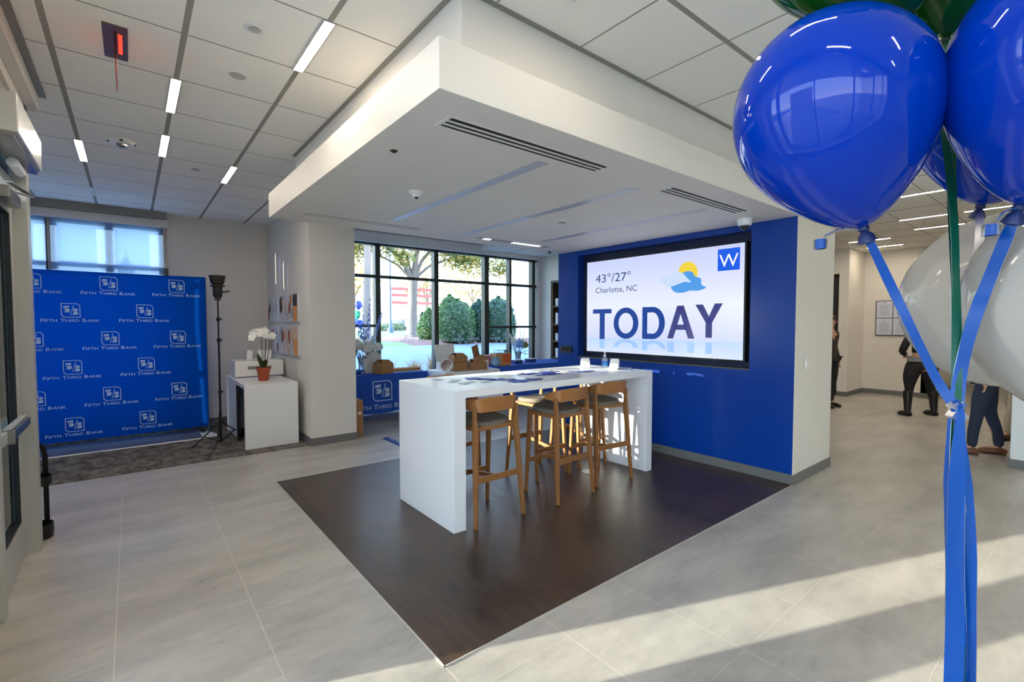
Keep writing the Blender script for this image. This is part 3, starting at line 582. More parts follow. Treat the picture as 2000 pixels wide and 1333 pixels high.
def make_stool(label):
    t = thing('bar_stool', label, 'stool', (0,0,0), 0, 'wooden bar stools at the white table')
    # upholstered seat
    b = MB(); n = 28
    def ring(z, k): return [(k*.205*math.copysign(abs(math.cos(a))**.7, math.cos(a)), k*.195*math.copysign(abs(math.sin(a))**.7, math.sin(a))+.015, z+.012*math.sin(a)*k) for a in [2*math.pi*i/n for i in range(n)]]
    rs = [ring(.772, .93), ring(.78, 1.0), ring(.80, 1.01), ring(.815, .96), ring(.818, .8), ring(.812, .4)]; vs = [p for r in rs for p in r]
    fs = [(i*n+k, i*n+(k+1) % n, (i+1)*n+(k+1) % n, (i+1)*n+k) for i in range(5) for k in range(n)] + [tuple(range(n))[::-1], tuple(5*n+k for k in range(n))]
    b.add(vs, fs); b.build('seat', SEATF, t, smooth=True)
    b = MB(); b.box(-.19, .19, .165, .195, .745, .775); b.beam((-.195, -.165, .758), (-.185, .18, .758), .03, .032); b.beam((.195, -.165, .758), (.185, .18, .758), .03, .032); b.box(-.19, .19, -.18, -.15, .742, .775)
    b.build('seat_frame', OAKL, t, bevel=.004)
    for s in (-1, 1):
        MB().beam((s*.205, .215, 0), (s*.19, .17, .785), .026, .03, w2=.034, h2=.042).build('leg', OAKL, t, bevel=.005)
        b = MB(); b.beam((s*.242, -.235, 0), (s*.207, -.18, .74), .026, .03, w2=.036, h2=.05); b.beam((s*.207, -.18, .735), (s*.212, -.175, .93), .034, .045, w2=.02, h2=.035); b.build('leg', OAKL, t, bevel=.005)
    MB().beam((-.227, -.208, .365), (.227, -.208, .365), .02, .05).build('stretcher', OAKL, t, bevel=.003)
    MB().beam((-.2, .197, .30), (.2, .197, .30), .02, .045).build('footrest', OAKL, t, bevel=.003)
    MB().beam((0, -.2, .36), (0, .19, .305), .022, .035).build('stretcher', OAKL, t, bevel=.003)
    # bent backrest band wrapping forward at both ends
    b = MB(); path = []; 
    for k in range(25):
        u = -1+2*k/24; a = abs(u); sg = 1 if u > 0 else -1
        if a < .62: x = u/.62*.175; y = -.212+.012*(u/.62)**2
        else: q = (a-.62)/.38; x = sg*(.175+.05*math.sin(q*1.45)); y = -.2+.155*q**1.25
        path.append((x, y, a))
    vs = []; fs = []
    for x, y, a in path:
        e = max(0, (a-.6)/.4); z0 = .893+.02*e; z1 = 1.008-.055*e**1.4; nx, ny = x, y-.05; l = math.hypot(nx, ny); nx /= l; ny /= l; th = .008
        vs += [(x-nx*th, y-ny*th, z0), (x+nx*th, y+ny*th-.0, z0), (x+nx*th*.8, y+ny*th-.012, z1), (x-nx*th, y-ny*th-.012, z1)]
    for k in range(24):
        for j in range(4): fs.append((k*4+j, k*4+(j+1) % 4, k*4+4+(j+1) % 4, k*4+4+j))
    fs += [(3,2,1,0), (96,97,98,99)]; b.add(vs, fs); b.build('backrest', WOOD, t, smooth=True, bevel=.002)
    return t
st = make_stool('oak bar stool nearest the left end of the white table, back to viewer'); st.location = (2.27, 3.215, .004); st.rotation_euler = (0, 0, .02)
for x, y, rz, l in ((3.1, 3.18, .05, 'middle oak bar stool, its curved back sticking out nearest the viewer'), (3.745, 3.24, -.1, 'oak bar stool at the right end of the white table, near the shadowed panel'),
                    (2.7, 4.40, math.pi+.15, 'bar stool on the far side whose back shows above the left tabletop'), (3.35, 3.73, math.pi, 'bar stool tucked under the far side, middle of the table'), (3.99, 3.74, math.pi-.05, 'bar stool tucked under the far side, right end near the blue wall')):
    dup(st, (x, y, .004), rz, l)
t = thing('floor_outlet', 'small round white base on the floor under the bar table', 'floor outlet', (3.78, 3.40, .004))
MB().lathe([(.07, 0), (.07, .008), (.05, .014), (0, .016)], 24).build('cover', WHITE, t, smooth=True); MB().tube([(.05, 0, .012), (.15, .12, .006), (.3, .2, .005), (.42, .32, .005)], .005, 6).build('cable', METAL, t)

# items on the bar table (top at z = 1.086)
ZT = 1.0865
def card(name, label, cat, group, mt, pts, shape='leaf', size=(.135, .075)):
    first = None
    for i, (x, y, a, z) in enumerate(pts):
        if first is None:
            b = MB(); n = 16
            if shape == 'leaf': P_ = [(size[0]/2*math.copysign(abs(math.cos(q))**.8, math.cos(q)), size[1]/2*math.copysign(abs(math.sin(q))**.6, math.sin(q))*(1+.25*math.cos(2*q))) for q in [2*math.pi*k/n for k in range(n)]]
            elif shape == 'disc': P_ = [(size[0]/2*math.cos(q), size[0]/2*math.sin(q)) for q in [2*math.pi*k/24 for k in range(24)]]
            else: P_ = [(-size[0]/2, -size[1]/2), (size[0]/2, -size[1]/2), (size[0]/2, size[1]/2), (-size[0]/2, size[1]/2)]
            b.prism(P_, 0, .0015); first = b.build(name, mt); o = first
        else: o = first.copy(); COL.objects.link(o)
        o.location = (x, y, ZT+z); o.rotation_euler = (0, 0, a); tag(o, label, cat, group)
rnd = random.Random(3)
def spread(p, q, n, w): 
    return [(p[0]+(q[0]-p[0])*i/max(1, n-1)+rnd.uniform(-w, w), p[1]+(q[1]-p[1])*i/max(1, n-1)+rnd.uniform(-w, w), rnd.uniform(0, 3.14), .0003+.0017*(i % 4)) for i in range(n)]
BC = mat('blue_card', '#1733a8', .45); GC = mat('grey_card', '#a9b2b5', .4); WC = mat('white_card', '#f0efec', .4)
card('blue_card', 'royal blue rounded card in the left fan on the bar table', 'card', 'left fan of blue cards', BC, spread((2.42, 3.62), (2.62, 3.30), 13, .035))
card('blue_card', 'royal blue rounded card in the front fan, nearest the table edge', 'card', 'front fan of blue cards', BC, spread((2.58, 3.16), (2.86, 3.22), 9, .02))
card('blue_card', 'royal blue rounded card in the big right fan on the bar table', 'card', 'right fan of blue cards', BC, spread((2.98, 3.55), (3.42, 3.58), 9, .04)+spread((3.1, 3.42), (3.3, 3.42), 4, .02))
card('blue_card', 'royal blue rounded card near the table end by the screen', 'card', 'small end fan of blue cards', BC, spread((3.62, 3.45), (3.74, 3.36), 4, .02))
card('black_card', 'dark narrow card on top of the right blue fan', 'card', 'dark cards', mat('dark_card', '#20222c', .5), [(3.3, 3.62, .4, .009), (3.42, 3.6, .7, .009), (3.0, 3.6, .3, .009)], size=(.11, .03))
card('round_coaster', 'pale grey round coaster at the left end of the bar table', 'coaster', 'grey coasters', GC, [(2.14, 3.72, 0, 0), (2.25, 3.60, 0, .0), (2.27, 3.40, 0, 0), (2.16, 3.50, 0, .0), (2.38, 3.32, 0, .0), (2.18, 3.36, 0, .0018)], 'disc', (.1, .1))
card('paper_flyer', 'white paper flyer lying flat mid bar table', 'flyer', 'white flyers', WC, [(2.82, 3.6, .3, 0), (2.95, 3.48, .8, 0), (2.93, 3.33, .1, 0), (3.1, 3.29, .5, 0), (2.72, 3.46, 1.2, 0), (3.5, 3.52, .6, 0)], 'rect', (.16, .11))
def holder(label, x, y, rz, sc=1):
    t = thing('card_holder', label, 'card holder', (x, y, ZT), rz); b = MB()
    for k in range(4): b.box(-.05, .05, -.06+k*.03, -.052+k*.03, .0, .035+k*.022); b.box(-.05, .05, -.052+k*.03, -.03+k*.03, .0, .02+k*.02)
    b.build('stand', WHITE, t, bevel=.001)
    for k in range(3): MB().box(-.043, .043, -.05+k*.03, -.042+k*.03, .02+k*.02, .065+k*.022).build('card_stack', WC, t)
    t.scale = (sc, sc, sc); return t
holder('white stepped card holder left of the sanitizer bottle', 4.05, 3.70, -.7)
holder('white stepped card holder right of the sanitizer bottle', 4.22, 3.42, -1.0)
t = thing('sanitizer_bottle', 'clear pump bottle with blue label on the bar table', 'bottle', (4.22, 3.56, ZT))
MB().lathe([(.032, 0), (.034, .005), (.034, .085), (.028, .105), (.014, .118), (.014, .13)], 20).build('bottle_body', m_thin('clear_plastic_blue', '#e3ebf5', .05, .3, .65), t, smooth=True)
MB().lathe([(.0345, .02), (.0345, .075)], 20).build('label', mat('label_blue', '#1f6fb8', .4), t, smooth=True)
b = MB(); b.lathe([(.016, .128), (.016, .142), (.006, .144), (.006, .165), (.012, .167), (.012, .176), (0, .177)], 14); b.beam((0, 0, .171), (-.03, -.02, .168), .008, .007); b.build('pump', WHITE, t, smooth=True)
def tray(label, x, y, rz):
    t = thing('acrylic_tray', label, 'tray', (x, y, ZT), rz); b = MB(); b.box(-.09, .09, -.035, .035, 0, .003); b.box(-.09, .09, -.035, -.032, 0, .03); b.box(-.09, .09, .032, .035, .0, .025); b.box(-.09, -.087, -.035, .035, 0, .03); b.box(.087, .09, -.035, .035, 0, .03)
    b.build('tray_body', m_glass('acrylic_clear', (.93, .95, 1), 1.0), t); MB().box(-.075, .03, -.024, .024, .004, .008).build('pen_tray_card', _M['dark_card'], t)
tray('clear acrylic tray with a dark card at the right end of the bar table', 4.20, 3.27, -1.1)
MB().box(-.09, .09, -.03, .03, 0, .004).build('envelope', WC, bevel=.001); e = bpy.data.objects['envelope']; e.location = (4.12, 3.62, ZT+.0); e.rotation_euler = (0, 0, -.3); tag(e, 'flat white envelope between the two card holders', 'envelope')

# ================================================================== WALL DEVICES
t = thing('wall_box', 'small black box on the blue wall left of the screen', 'wall box', (5.04, 4.98, 1.155)); MB().box(-.025, 0, -.115, .115, 0, .1).build('case', BLACK, t, bevel=.004); MB().box(-.0265, -.0255, -.09, .09, .03, .085).build('display', mat('dark_display', '#1c2026', .1), t)
t = thing('light_switch', 'white light switch on the white end of the screen wall', 'switch', (5.29, 1.866, 1.19)); MB().box(-.035, .035, -.008, 0, -.058, .058).build('cover_plate', WHITE, t, bevel=.002); MB().box(-.015, .015, -.013, -.007, -.03, .03).build('rocker', mat('switch_white', '#f4f3ef', .3), t, bevel=.002)

# ================================================================== BACKDROP
t = thing('photo_backdrop', 'big royal blue fabric backdrop repeated with 5/3 logos and bank name', 'backdrop', (-.28, 8.07, .063)); t.scale = (.9665,)*3
BDF = m_thin('backdrop_fabric', '#0a52b6', .5, .48, 0, coat=False)
b = MB(); b.sheet(lambda u, v: (-1.16+2.325*u, .01*math.sin(u*9)*v*(1-v)*2+.012*math.sin(u*5+v*4), .052+2.212*v+.006*math.sin(u*3.14)*(-1)), 24, 16)
b.build('fabric', BDF, t, smooth=True)
for x in (-1.16, 1.165): MB().tube([(x, .03, -.05), (x, .03, 2.25)], .012, 8).build('side_pole', METAL, t)
MB().tube([(-1.16, .03, 2.25), (1.165, .03, 2.25)], .012, 8).build('top_bar', METAL, t)
for x in (-1.1, 1.1): MB().box(x-.03, x+.03, -.0, .3, -.057, -.045).build('foot', BLACKM, t)
PL = mat('backdrop_print', '#a9cdf2', .7)
b = MB()
for i, z in enumerate((2.12, 1.758, 1.39, 1.022, .643, .275)):
    xs = (-.955, -.22, .523) if i % 2 == 0 else (-1.33, -.602, .155)
    for x in xs:
        lx = x+.29
        if lx-.12 > -1.16: logo(b, (lx, -.017, z-.01), (1,0,0), (0,0,1), .185)
        if lx-.29 > -1.16: smallcaps(b, 'FIFTH THIRD BANK', (lx, -.017, z-.157), (1,0,0), (0,0,1), .042, .56)
        elif lx > -1.1: smallcaps(b, 'RD BANK', (lx+.14, -.017, z-.157), (1,0,0), (0,0,1), .042, .27)
b.build('printed_logos', PL, t)
t = thing('floor_mat', 'blue grey vinyl floor sheet in front of the backdrop with white front edge', 'mat', (-.25, 8.05, .008))
b = MB(); b.sheet(lambda u, v: (-1.4+2.52*u, -.35+.63*v, .003+.002*math.sin(u*20)*math.sin(v*9)), 20, 6); b.build('vinyl_sheet', mat('bluegrey_vinyl', '#5c6980', .3, noise=(5, .25, (1, 5, 1))), t, smooth=True, solid=.002)
MB().box(-1.4, 1.03, -.375, -.345, 0, .012).build('front_edge', WHITE, t)
b = MB(); b.prism([(.98, -.34), (1.2, -.34), (1.1, .1), (.99, .1)], .006, .008); b.build('white_corner', WHITE, t)

# ================================================================== LIGHT STAND
t = thing('studio_light', 'black studio flash with bowl reflector on a tripod stand beside the backdrop', 'studio light', (.885, 7.2, .008))
b = MB(); b.tube([(0,0,.03), (0,0,.7)], .014, 10); b.tube([(0,0,.7), (0,0,1.36)], .012, 10); b.tube([(0,0,1.36), (0,0,1.92)], .009, 8); b.build('pole', BLACKM, t, smooth=True)
for z in (.29, .66, 1.34, 1.61): b = MB(); b.lathe([(.02, z), (.022, z+.01), (.022, z+.04), (.016, z+.05)], 14); b.beam((.015, 0, z+.025), (.04, .005, z+.03), .012, .018); b.build('collar', BLACK, t, smooth=True)
for fx, fy in ((-.33, -.08), (.31, .34), (.02, .4)):
    l = MB(); l.tube([(0, 0, .3), (fx, fy, .012)], .009, 8); lg = l.build('leg', BLACKM, t, smooth=True); MB().beam((0, 0, .035), (fx*.6, fy*.6, .13), .01, .012).build('brace', BLACKM, lg)
b = MB(); b.lathe([(.045, 1.92), (.055, 1.95), (.055, 2.06), (.045, 2.08)], 20); b.box(-.03, .03, -.03, .03, 1.88, 1.93); b.build('flash_head', BLACK, t, smooth=True)
MB().lathe([(.07, 2.055), (.085, 2.06), (.085, 2.075), (.05, 2.085)], 24).build('mount_ring', BLACK, t, smooth=True)
MB().lathe([(.055, 2.08), (.075, 2.10), (.095, 2.19), (.098, 2.2), (.09, 2.198), (.07, 2.11), (.02, 2.09)], 28).build('reflector', mat('reflector_black', '#23211f', .45), t, smooth=True)
b = MB(); b.beam((.03, 0, 1.99), (.12, .01, 2.0), .02, .02); b.beam((.1, .01, 2.0), (.14, .01, 2.005), .035, .012); b.build('tilt_handle', BLACK, t, bevel=.003)
tag(MB().tube([(.865, 7.14, .45), (.85, 7.1, .3), (.82, 7.0, .1), (.78, 6.9, .018), (.72, 6.75, .014), (.69, 6.6, .014), (.68, 6.43, .012)], .005, 6).build('power_cable', BLACK, smooth=True), 'thin black cable hanging from the studio light to the carpet', 'cable')

# ================================================================== WHITE DESK, PRINTER, ORCHID
t = thing('white_desk', 'white boxy side desk with panel ends beside the white pier', 'desk', (1.39, 7.4, .008))
MB().box(-.312, .314, -.75, .70, .762, .812).build('desktop', WHITEG, t, bevel=.002)
MB().box(-.312, .314, -.75, -.70, 0, .7625).build('side_panel', WHITEG, t, bevel=.002); MB().box(-.312, .314, .65, .70, 0, .7625).build('side_panel', WHITEG, t, bevel=.002)
MB().box(-.3, -.28, -.12, .65, .02, .7625).build('front_panel', WHITEG, t); MB().box(-.31, -.27, -.16, -.12, .0, .7625).build('support_post', BLACK, t)
MB().box(.28, .3, -.70, .65, .1, .7625).build('back_panel', mat('frosted_panel', '#b7c4c9', .4), t)
t = thing('printer', 'white office printer on the white desk with a dark paper slot', 'printer', (1.435, 7.8, .8205))
b = MB(); b.box(-.315, .315, -.2, .2, .008, .235); b.build('housing', WHITE, t, bevel=.008); MB().box(-.29, .29, -.205, .19, 0, .01).build('base', mat('navy_base', '#28306e', .4), t)
MB().box(-.155, .15, -.2035, -.199, .11, .155).build('paper_slot', mat('slot_grey', '#85837c', .5), t); MB().box(-.315, .315, .0, .2, .235, .238).build('lid', WHITE, t, bevel=.002)
t = thing('brochure_stand', 'small white leaflet stand on top of the printer behind the orchid', 'brochure stand', (1.44, 7.72, 1.0595))
for x in (-.12, .02, .13): b = MB(); b.beam((x, 0, 0), (x+.02, .03, .14), .07, .008, up=(0, 1, 0)); b.build('leaflet', LEAFLET, t)
MB().box(-.17, .19, -.01, .05, 0, .012).build('base', WHITE, t)

def flower_petals(b, c, r, n=5, m=0, tilt=(0,-1,0)):
    N = Vector(tilt).normalized(); a = N.orthogonal().normalized(); q = N.cross(a)
    for k in range(n):
        t_ = 2*math.pi*k/n; d = a*math.cos(t_)+q*math.sin(t_); s_ = N.cross(d); c0 = Vector(c)
        vs = [c0, c0+d*r*.55+s_*r*.38+N*r*.12, c0+d*r*1.0+s_*r*.18+N*r*.05, c0+d*r*1.0-s_*r*.18+N*r*.05, c0+d*r*.55-s_*r*.38+N*r*.12]
        b.add(vs, [(0, 1, 2, 3, 4)], m)
t = thing('potted_orchid', 'white orchid in a terracotta pot on the front of the white desk', 'plant', (1.374, 7.05, .8205))
p = MB().lathe([(.058, 0), (.062, .01), (.078, .14), (.078, .145), (.086, .147), (.086, .18), (.078, .18), (.074, .15), (0, .15)], 26).build('pot', mat('terracotta', '#a5492b', .6), t, smooth=True)
rn = random.Random(5)
b = MB()
for k in range(7):
    a = k*.9+.3; L = .13+.05*(k % 3); pts = []
    b.sheet(lambda u, v, a=a, L=L, k=k: (math.cos(a)*L*v*.55*(1-.2*v)+(-math.sin(a))*(u-.5)*.07*math.sin(math.pi*min(1, v*.95+.05)), math.sin(a)*L*v*.55+math.cos(a)*(u-.5)*.07*math.sin(math.pi*min(1, v*.95+.05)), .16+L*1.0*v-(.10*v*v if k % 2 else .02*v)), 3, 7)
b.build('leaves', mat('orchid_leaf', '#33481c', .45), t, smooth=True, solid=.003)
for sx_, sy, h in ((-.02, .0, .70), (.04, .01, .68), (.09, .02, .66)):
    pts = [(sx_*.3, sy, .15), (sx_*.6, sy, .3), (sx_*.9, sy, .48), (sx_, sy-.005, .6), (sx_+(-.06 if sx_ < 0 else .05), sy-.02, h-.02), (sx_+(-.13 if sx_ < 0 else .1), sy-.03, h-.04)]
    MB().tube(pts, .004, 6).build('stem', mat('stem_brown', '#4d4a2c', .7), t, smooth=True)
b = MB()
for k in range(22):
    u = rn.uniform(-1, 1); flower_petals(b, (-.01+u*.135, rn.uniform(-.07, .03), .67-.055*abs(u)**1.5+rn.uniform(-.05, .03)), rn.uniform(.038, .05), 5, 0, (rn.uniform(-.7, .5), -1, rn.uniform(-.3, .5)))
b.build('blossoms', mat('orchid_white', '#f6f5f3', .6), t, solid=.002)

# canvases and wall strips on the pier
def canvas(label, y0, y1, z0, z1, seed):
    t = thing('canvas_print', label, 'picture', (1.7895, (y0+y1)/2, (z0+z1)/2), 0, 'two abstract canvases on the pier'); w_, h_ = (y1-y0)/2, (z1-z0)/2
    MB().box(-.03, 0, -w_, w_, -h_, h_).build('canvas', mat('canvas_ground', '#cfd0d3', .8, noise=(5, .07)), t, bevel=.002)
    r_ = random.Random(seed); cols = ['#c07a45', '#33302f', '#9b4a35', '#dcd6d0', '#b8bcc4', '#e09a50', '#d9b8a0', '#8d939c']; ms = [mat('paint_'+c[1:], c, .8) for c in cols]
    b = MB()
    for k in range(22):
        cy = w_-.06-(2*w_-.12)*(k+.5)/22; ci = r_.choice([0,1,2,3,3,4,4,6,6,7]); a_, c_ = r_.uniform(.03, .06), r_.uniform(.06, .14); cz = r_.uniform(-h_+c_, h_-c_) if k % 3 else (-h_+c_ if r_.random() < .6 else h_-c_)
        b.prism([(a_*math.cos(q), c_*math.sin(q)*(1 if math.sin(q) > 0 else .9)) for q in [2*math.pi*j/14 for j in range(14)]], .030+.0002*k, .0304+.0002*k, (0, cy, cz), (0,-1,0), (0,0,1), m=ci)
    b.prism([(-.09, -.12), (.09, -.12), (.09, .1), (0, .13), (-.09, .1)], .035, .0355, (0, -w_+.1, -h_*.35), (0,-1,0), (0,0,1), m=5); b.prism([(-.1, -.08), (.1, -.08), (.1, .08), (-.1, .08)], .0352, .0357, (0, -w_+.11, h_-.09), (0,-1,0), (0,0,1), m=1 if seed == 1 else 6)
    b.build('painted_shapes', ms, t); return t
canvas('upper abstract canvas of grey, black and ochre shapes on the pier', 6.83, 8.62, 1.61, 2.0, 1); canvas('lower abstract canvas of pale and rust shapes on the pier', 6.83, 8.48, 1.14, 1.545, 2)
LR = mat('tube_light', '#fffaf0', .5, emit=5)
for y, z0, z1, l in ((8.15, 2.18, 2.77, 'left of two thin vertical light tubes above the canvases'), (7.63, 2.03, 2.62, 'right of two thin vertical light tubes above the canvases')):
    continue
    t = thing('wall_light', l, 'wall light', (1.79, y, z0), 0, 'thin light tubes on the pier'); MB().box(-.008, 0, -.01, .01, 0, z1-z0).build('mount', WHITE, t); MB().box(-.014, -.008, -.009, .009, .01, z1-z0-.01).build('tube', LR, t)

# ================================================================== UMBRELLA STAND AND ENTRANCE DOOR
t = thing('umbrella_stand', 'black metal umbrella stand with two flat rings behind the door post', 'umbrella stand', (-.56, 4.9, 0))
b = MB(); b.ribbon([(.03, .06, .03), (.03, .06, .60), (.02, .06, .66), (-.01, .06, .70), (-.05, .06, .70)], .03, [(0,1,0)]*5, th=.003); b.build('upright', BLACKM, t)
for z, nm in ((.40, 'upper_ring'), (.04, 'lower_ring')):
    b = MB(); b.lathe([(.088, z), (.088, z+.065), (.092, z+.065), (.092, z), (.088, z)], 28, (-.02, 0, 0)); b.build(nm, BLACKM, t, smooth=True)
MB().lathe([(.088, 0), (.09, .005), (.09, .04), (.085, .04), (.085, .006), (0, .006)], 28, (-.02, 0, 0)).build('drip_pan', BLACKM, t, smooth=True)

# door frame (structure) and leaf
b = MB(); b.box(-.68, -.53, 4.60, 4.72, 0, 3.2); b.box(-.68, -.55, 3.62, 4.60, 2.92, 3.0); b.box(-.68, -.6, 3.62, 4.60, 2.5, 2.56); b.box(-.68, -.56, 3.62, 3.70, 0, 3.2)
struct(b.build('door_frame', ALU, bevel=.003), 'pale aluminium entrance door frame')
struct(MB().box(-.53, -.47, -5, 4.745, 3.08, 3.2).box(-.8, -.53, -5, 4.745, 3.0, 3.2).build('trim_5', WALLW)); struct(MB().box(-.47, -.43, -5, 4.745, 3.188, 3.2).build('trim_6', TRIMC))
struct(MB().box(-.62, -.612, 3.7, 4.60, 2.56, 2.92).build('window_6', m_glass('transom_glass', (.35, .45, .52), 1.0)), 'dark transom glass over the entrance door')
d = thing('entrance_door', 'pale metal and glass entrance door with push bar at the left edge', 'door', (-.62, 4.15, .01)); struct(d)
def dbox(n, mt, *q, bev=.002):
    b = MB(); [b.box(*k) for k in q]; return b.build(n, mt, d, bevel=bev)
dbox('leaf_frame', ALU, (-.025, .02, .30, .44, 0, 2.42), (-.025, .02, -.44, -.32, 0, 2.42), (-.025, .02, -.32, .30, 0, .27), (-.025, .02, -.32, .30, 2.3, 2.42))
dbox('gasket', BLACK, (-.005, .023, .285, .302, .27, 2.3), (-.005, .023, -.32, .30, .262, .28), (-.005, .023, -.32, .3, 2.29, 2.3), bev=0)
dbox('glass_pane', m_glass('door_glass', (.62, .72, .76), 1.2), (-.008, 0, -.32, .3, .27, 2.3), bev=0)
pb = dbox('push_bar', ALU, (.02, .055, -.42, .42, .90, .965)); 
MB().box(.055, .075, -.2, .37, .905, .955).build('push_pad', mat('blue_grey_pad', '#44566b', .3, .4), pb, bevel=.004); MB().box(.02, .085, -.25, -.21, .89, .97).build('bracket', METAL, pb, bevel=.004)
t = thing('door_closer', 'grey metal door closer with folding arm at the top of the entrance door', 'door closer', (-.598, 4.15, 2.36))
MB().box(0, .06, -.1, .28, -.02, .05).build('closer_body', METAL, t, bevel=.004); b = MB(); b.beam((.04, .2, .07), (.1, .42, .09), .03, .01); b.beam((.1, .42, .09), (.03, .1, .11), .03, .01); b.tube([(.04, .2, .04), (.04, .2, .09)], .012, 10); b.build('arm', METAL, t, bevel=.002)
t = thing('door_operator', 'long white door operator housing above the entrance door', 'door operator', (-.6, 4.15, 2.58))
MB().box(0, .15, -.45, .44, .05, .26).build('housing', mat('satin_white', '#d5d6d3', .3, .2), t, bevel=.006); MB().box(.02, .13, -.45, .44, .03, .05).build('underside', METAL, t); MB().tube([(.06, .05, .0), (.06, .3, .0)], .03, 14).build('motion_sensor', WHITE, t, smooth=True)

# ================================================================== FLOOR STICKER, CARTON
t = MB().prism([(-.05, -.28), (.05, -.28), (.05, .28), (-.05, .28)], 0, .001); t = t.build('floor_sticker', BLUEP); t.location = (2.72, 5.92, .0005); tag(t, 'narrow blue sticker on the stone floor left of the bar table', 'sticker')
b = MB(); put_text(b, 'FIFTH THIRD', (0, 0, .0014), (0,-1,0), (1,0,0), .06, 'c', fitw=.45); s_ = b.build('sticker_text', PRINT, t)
t = thing('cardboard_box', 'tall brown cardboard box half hidden behind the white pier', 'box', (2.45, 6.7, 0)); MB().box(-.05, .09, -.16, .2, 0, .50).build('carton', BOXB, t, bevel=.003); MB().box(.02, .06, -.162, .202, .3, .34).build('tape_label', WHITE, t); MB().box(-.052, .092, .0, .03, -.0, .502).build('tape', mat('tape_tan', '#b88a58', .3), t)

# ================================================================== REFRESHMENT TABLES BY THE WINDOW
def cloth_table(label, clabel, x0, x1, y0, y1, zt, cm, drop=.62, logo_x=None):
    t = thing('folding_table', label, 'table', ((x0+x1)/2, (y0+y1)/2, 0)); w_, d_ = (x1-x0)/2-.02, (y1-y0)/2-.02
    MB().box(-w_, w_, -d_, d_, zt-.035, zt-.005).build('tabletop', WHITE, t)
    for sx_ in (-1, 1):
        for sy in (-1, 1): MB().tube([(sx_*(w_-.12), sy*(d_-.08), 0), (sx_*(w_-.12), sy*(d_-.08), zt-.035)], .014, 8).build('leg', METAL, t)
    W, D = (x1-x0)/2, (y1-y0)/2; n = 120; per = []
    def edge(u):   # unit square perimeter
        u = (u % 1)*4; k = int(u); f = u-k
        return ((-1+2*f, -1), (1, -1+2*f), (1-2*f, 1), (-1, 1-2*f))[k]
    b = MB(); vs = []; fs = []
    for j, (zz_, out, wv) in enumerate(((zt+.002, -.03, 0), (zt+.003, 0, 0), (zt-.03, .008, .1), (zt-drop*.5, .018, .6), (zt-drop, .03, 1.0))):
        for i in range(n):
            a, c = edge(i/n); q = .011*wv*math.sin(i*1.3)+.008*wv*math.sin(i*.55+1); corner = (abs(a) > .97 and abs(c) > .97)*.02*wv
            vs.append((a*(W+out+q+corner), c*(D+out+q+corner), zz_+(0 if j < 4 else .01*math.sin(i*.4))))
    for j in range(4): fs += [(j*n+i, j*n+(i+1) % n, (j+1)*n+(i+1) % n, (j+1)*n+i) for i in range(n)]
    fs.append(tuple(range(n))); b.add(vs, fs)
    c = b.build('tablecloth', cm, smooth=True); c.location = ((x0+x1)/2, (y0+y1)/2, 0); tag(c, clabel, 'tablecloth')
    if logo_x is not None:
        b = MB(); logo(b, (logo_x-(x0+x1)/2, -D-.045, .50), (1,0,0), (0,0,1), .33); smallcaps(b, 'FIFTH THIRD BANK', (logo_x-(x0+x1)/2+.02, -D-.055, .215), (1,0,0), (0,0,1), .075, .95); b.build('printed_logo', PRINT, c)
    return c
ZC = .764
cloth_table('folding table under the blue cloth with the bank logo', 'royal blue cloth with large 5/3 logo, hanging by the window', 2.52, 3.98, 7.3, 8.05, .76, CLOTH, .62, 3.142)
cloth_table('white table holding the stacked kraft boxes', 'white cloth on the table with the stacked kraft boxes', 4.06, 5.2, 6.85, 7.5, .76, mat('white_cloth', '#e9e8e6', .7), .5)
cloth_table('long folding table under the plain blue cloth at the right', 'plain blue cloth on the long table between window and blue wall', 5.3, 7.6, 7.2, 8.0, .76, CLOTH, .6)

def gable(label, x, y, z, rz, w_=.26, d_=.2, h=.13, lid=True, op=False):
    t = thing('kraft_box', label, 'box', (x, y, z), rz, 'kraft lunch boxes')
    b = MB(); b.box(-w_/2, w_/2, -d_/2, -d_/2+.004, 0, h); b.box(-w_/2, w_/2, d_/2-.004, d_/2, 0, h); b.box(-w_/2, -w_/2+.004, -d_/2, d_/2, 0, h); b.box(w_/2-.004, w_/2, -d_/2, d_/2, 0, h); b.box(-w_/2, w_/2, -d_/2, d_/2, 0, .004); b.build('tray', BOXB, t)
    if lid:
        b = MB(); b.prism([(-w_/2, 0), (w_/2, 0), (w_/2-.07, .07), (-w_/2+.07, .07)], 0, .004, (0, -d_/2, h), (1,0,0), (0,.45,.9)); b.prism([(-w_/2, 0), (w_/2, 0), (w_/2-.07, .07), (-w_/2+.07, .07)], 0, .004, (0, d_/2, h), (1,0,0), (0,-.45,.9))
        b.box(-w_/2+.07, w_/2-.07, -d_/2+.03, d_/2-.03, h+.062, h+.066); b.prism([(-d_/2, 0), (d_/2, 0), (0, .07)], 0, .003, (-w_/2, 0, h), (0,1,0), (.7,0,.7)); b.prism([(-d_/2, 0), (d_/2, 0), (0, .07)], 0, .003, (w_/2, 0, h), (0,1,0), (-.7,0,.7)); b.build('lid', BOXB, t)
    if op: b = MB(); b.beam((-w_/2+.01, 0, h), (-w_/2-.05, .0, h+.2), d_, .004, up=(0,1,0)); b.build('open_lid', BOXI, t); MB().ball((0.02, 0, h-.02), .07, sc=(1.2, 1, .7)).build('crumpled_paper', BOXB, t)
    return t
gable('kraft box with a closed gable lid at the left end of the blue logo table', 3.23, 7.42, ZC, .25, .26, .2, .16)
gable('lower of two stacked kraft boxes on the white table', 4.43, 7.02, ZC, 0, .27, .2, .15, lid=False)
gable('upper of two stacked kraft boxes, window cut in its lid', 4.43, 7.02, ZC+.152, 0, .27, .2, .09)
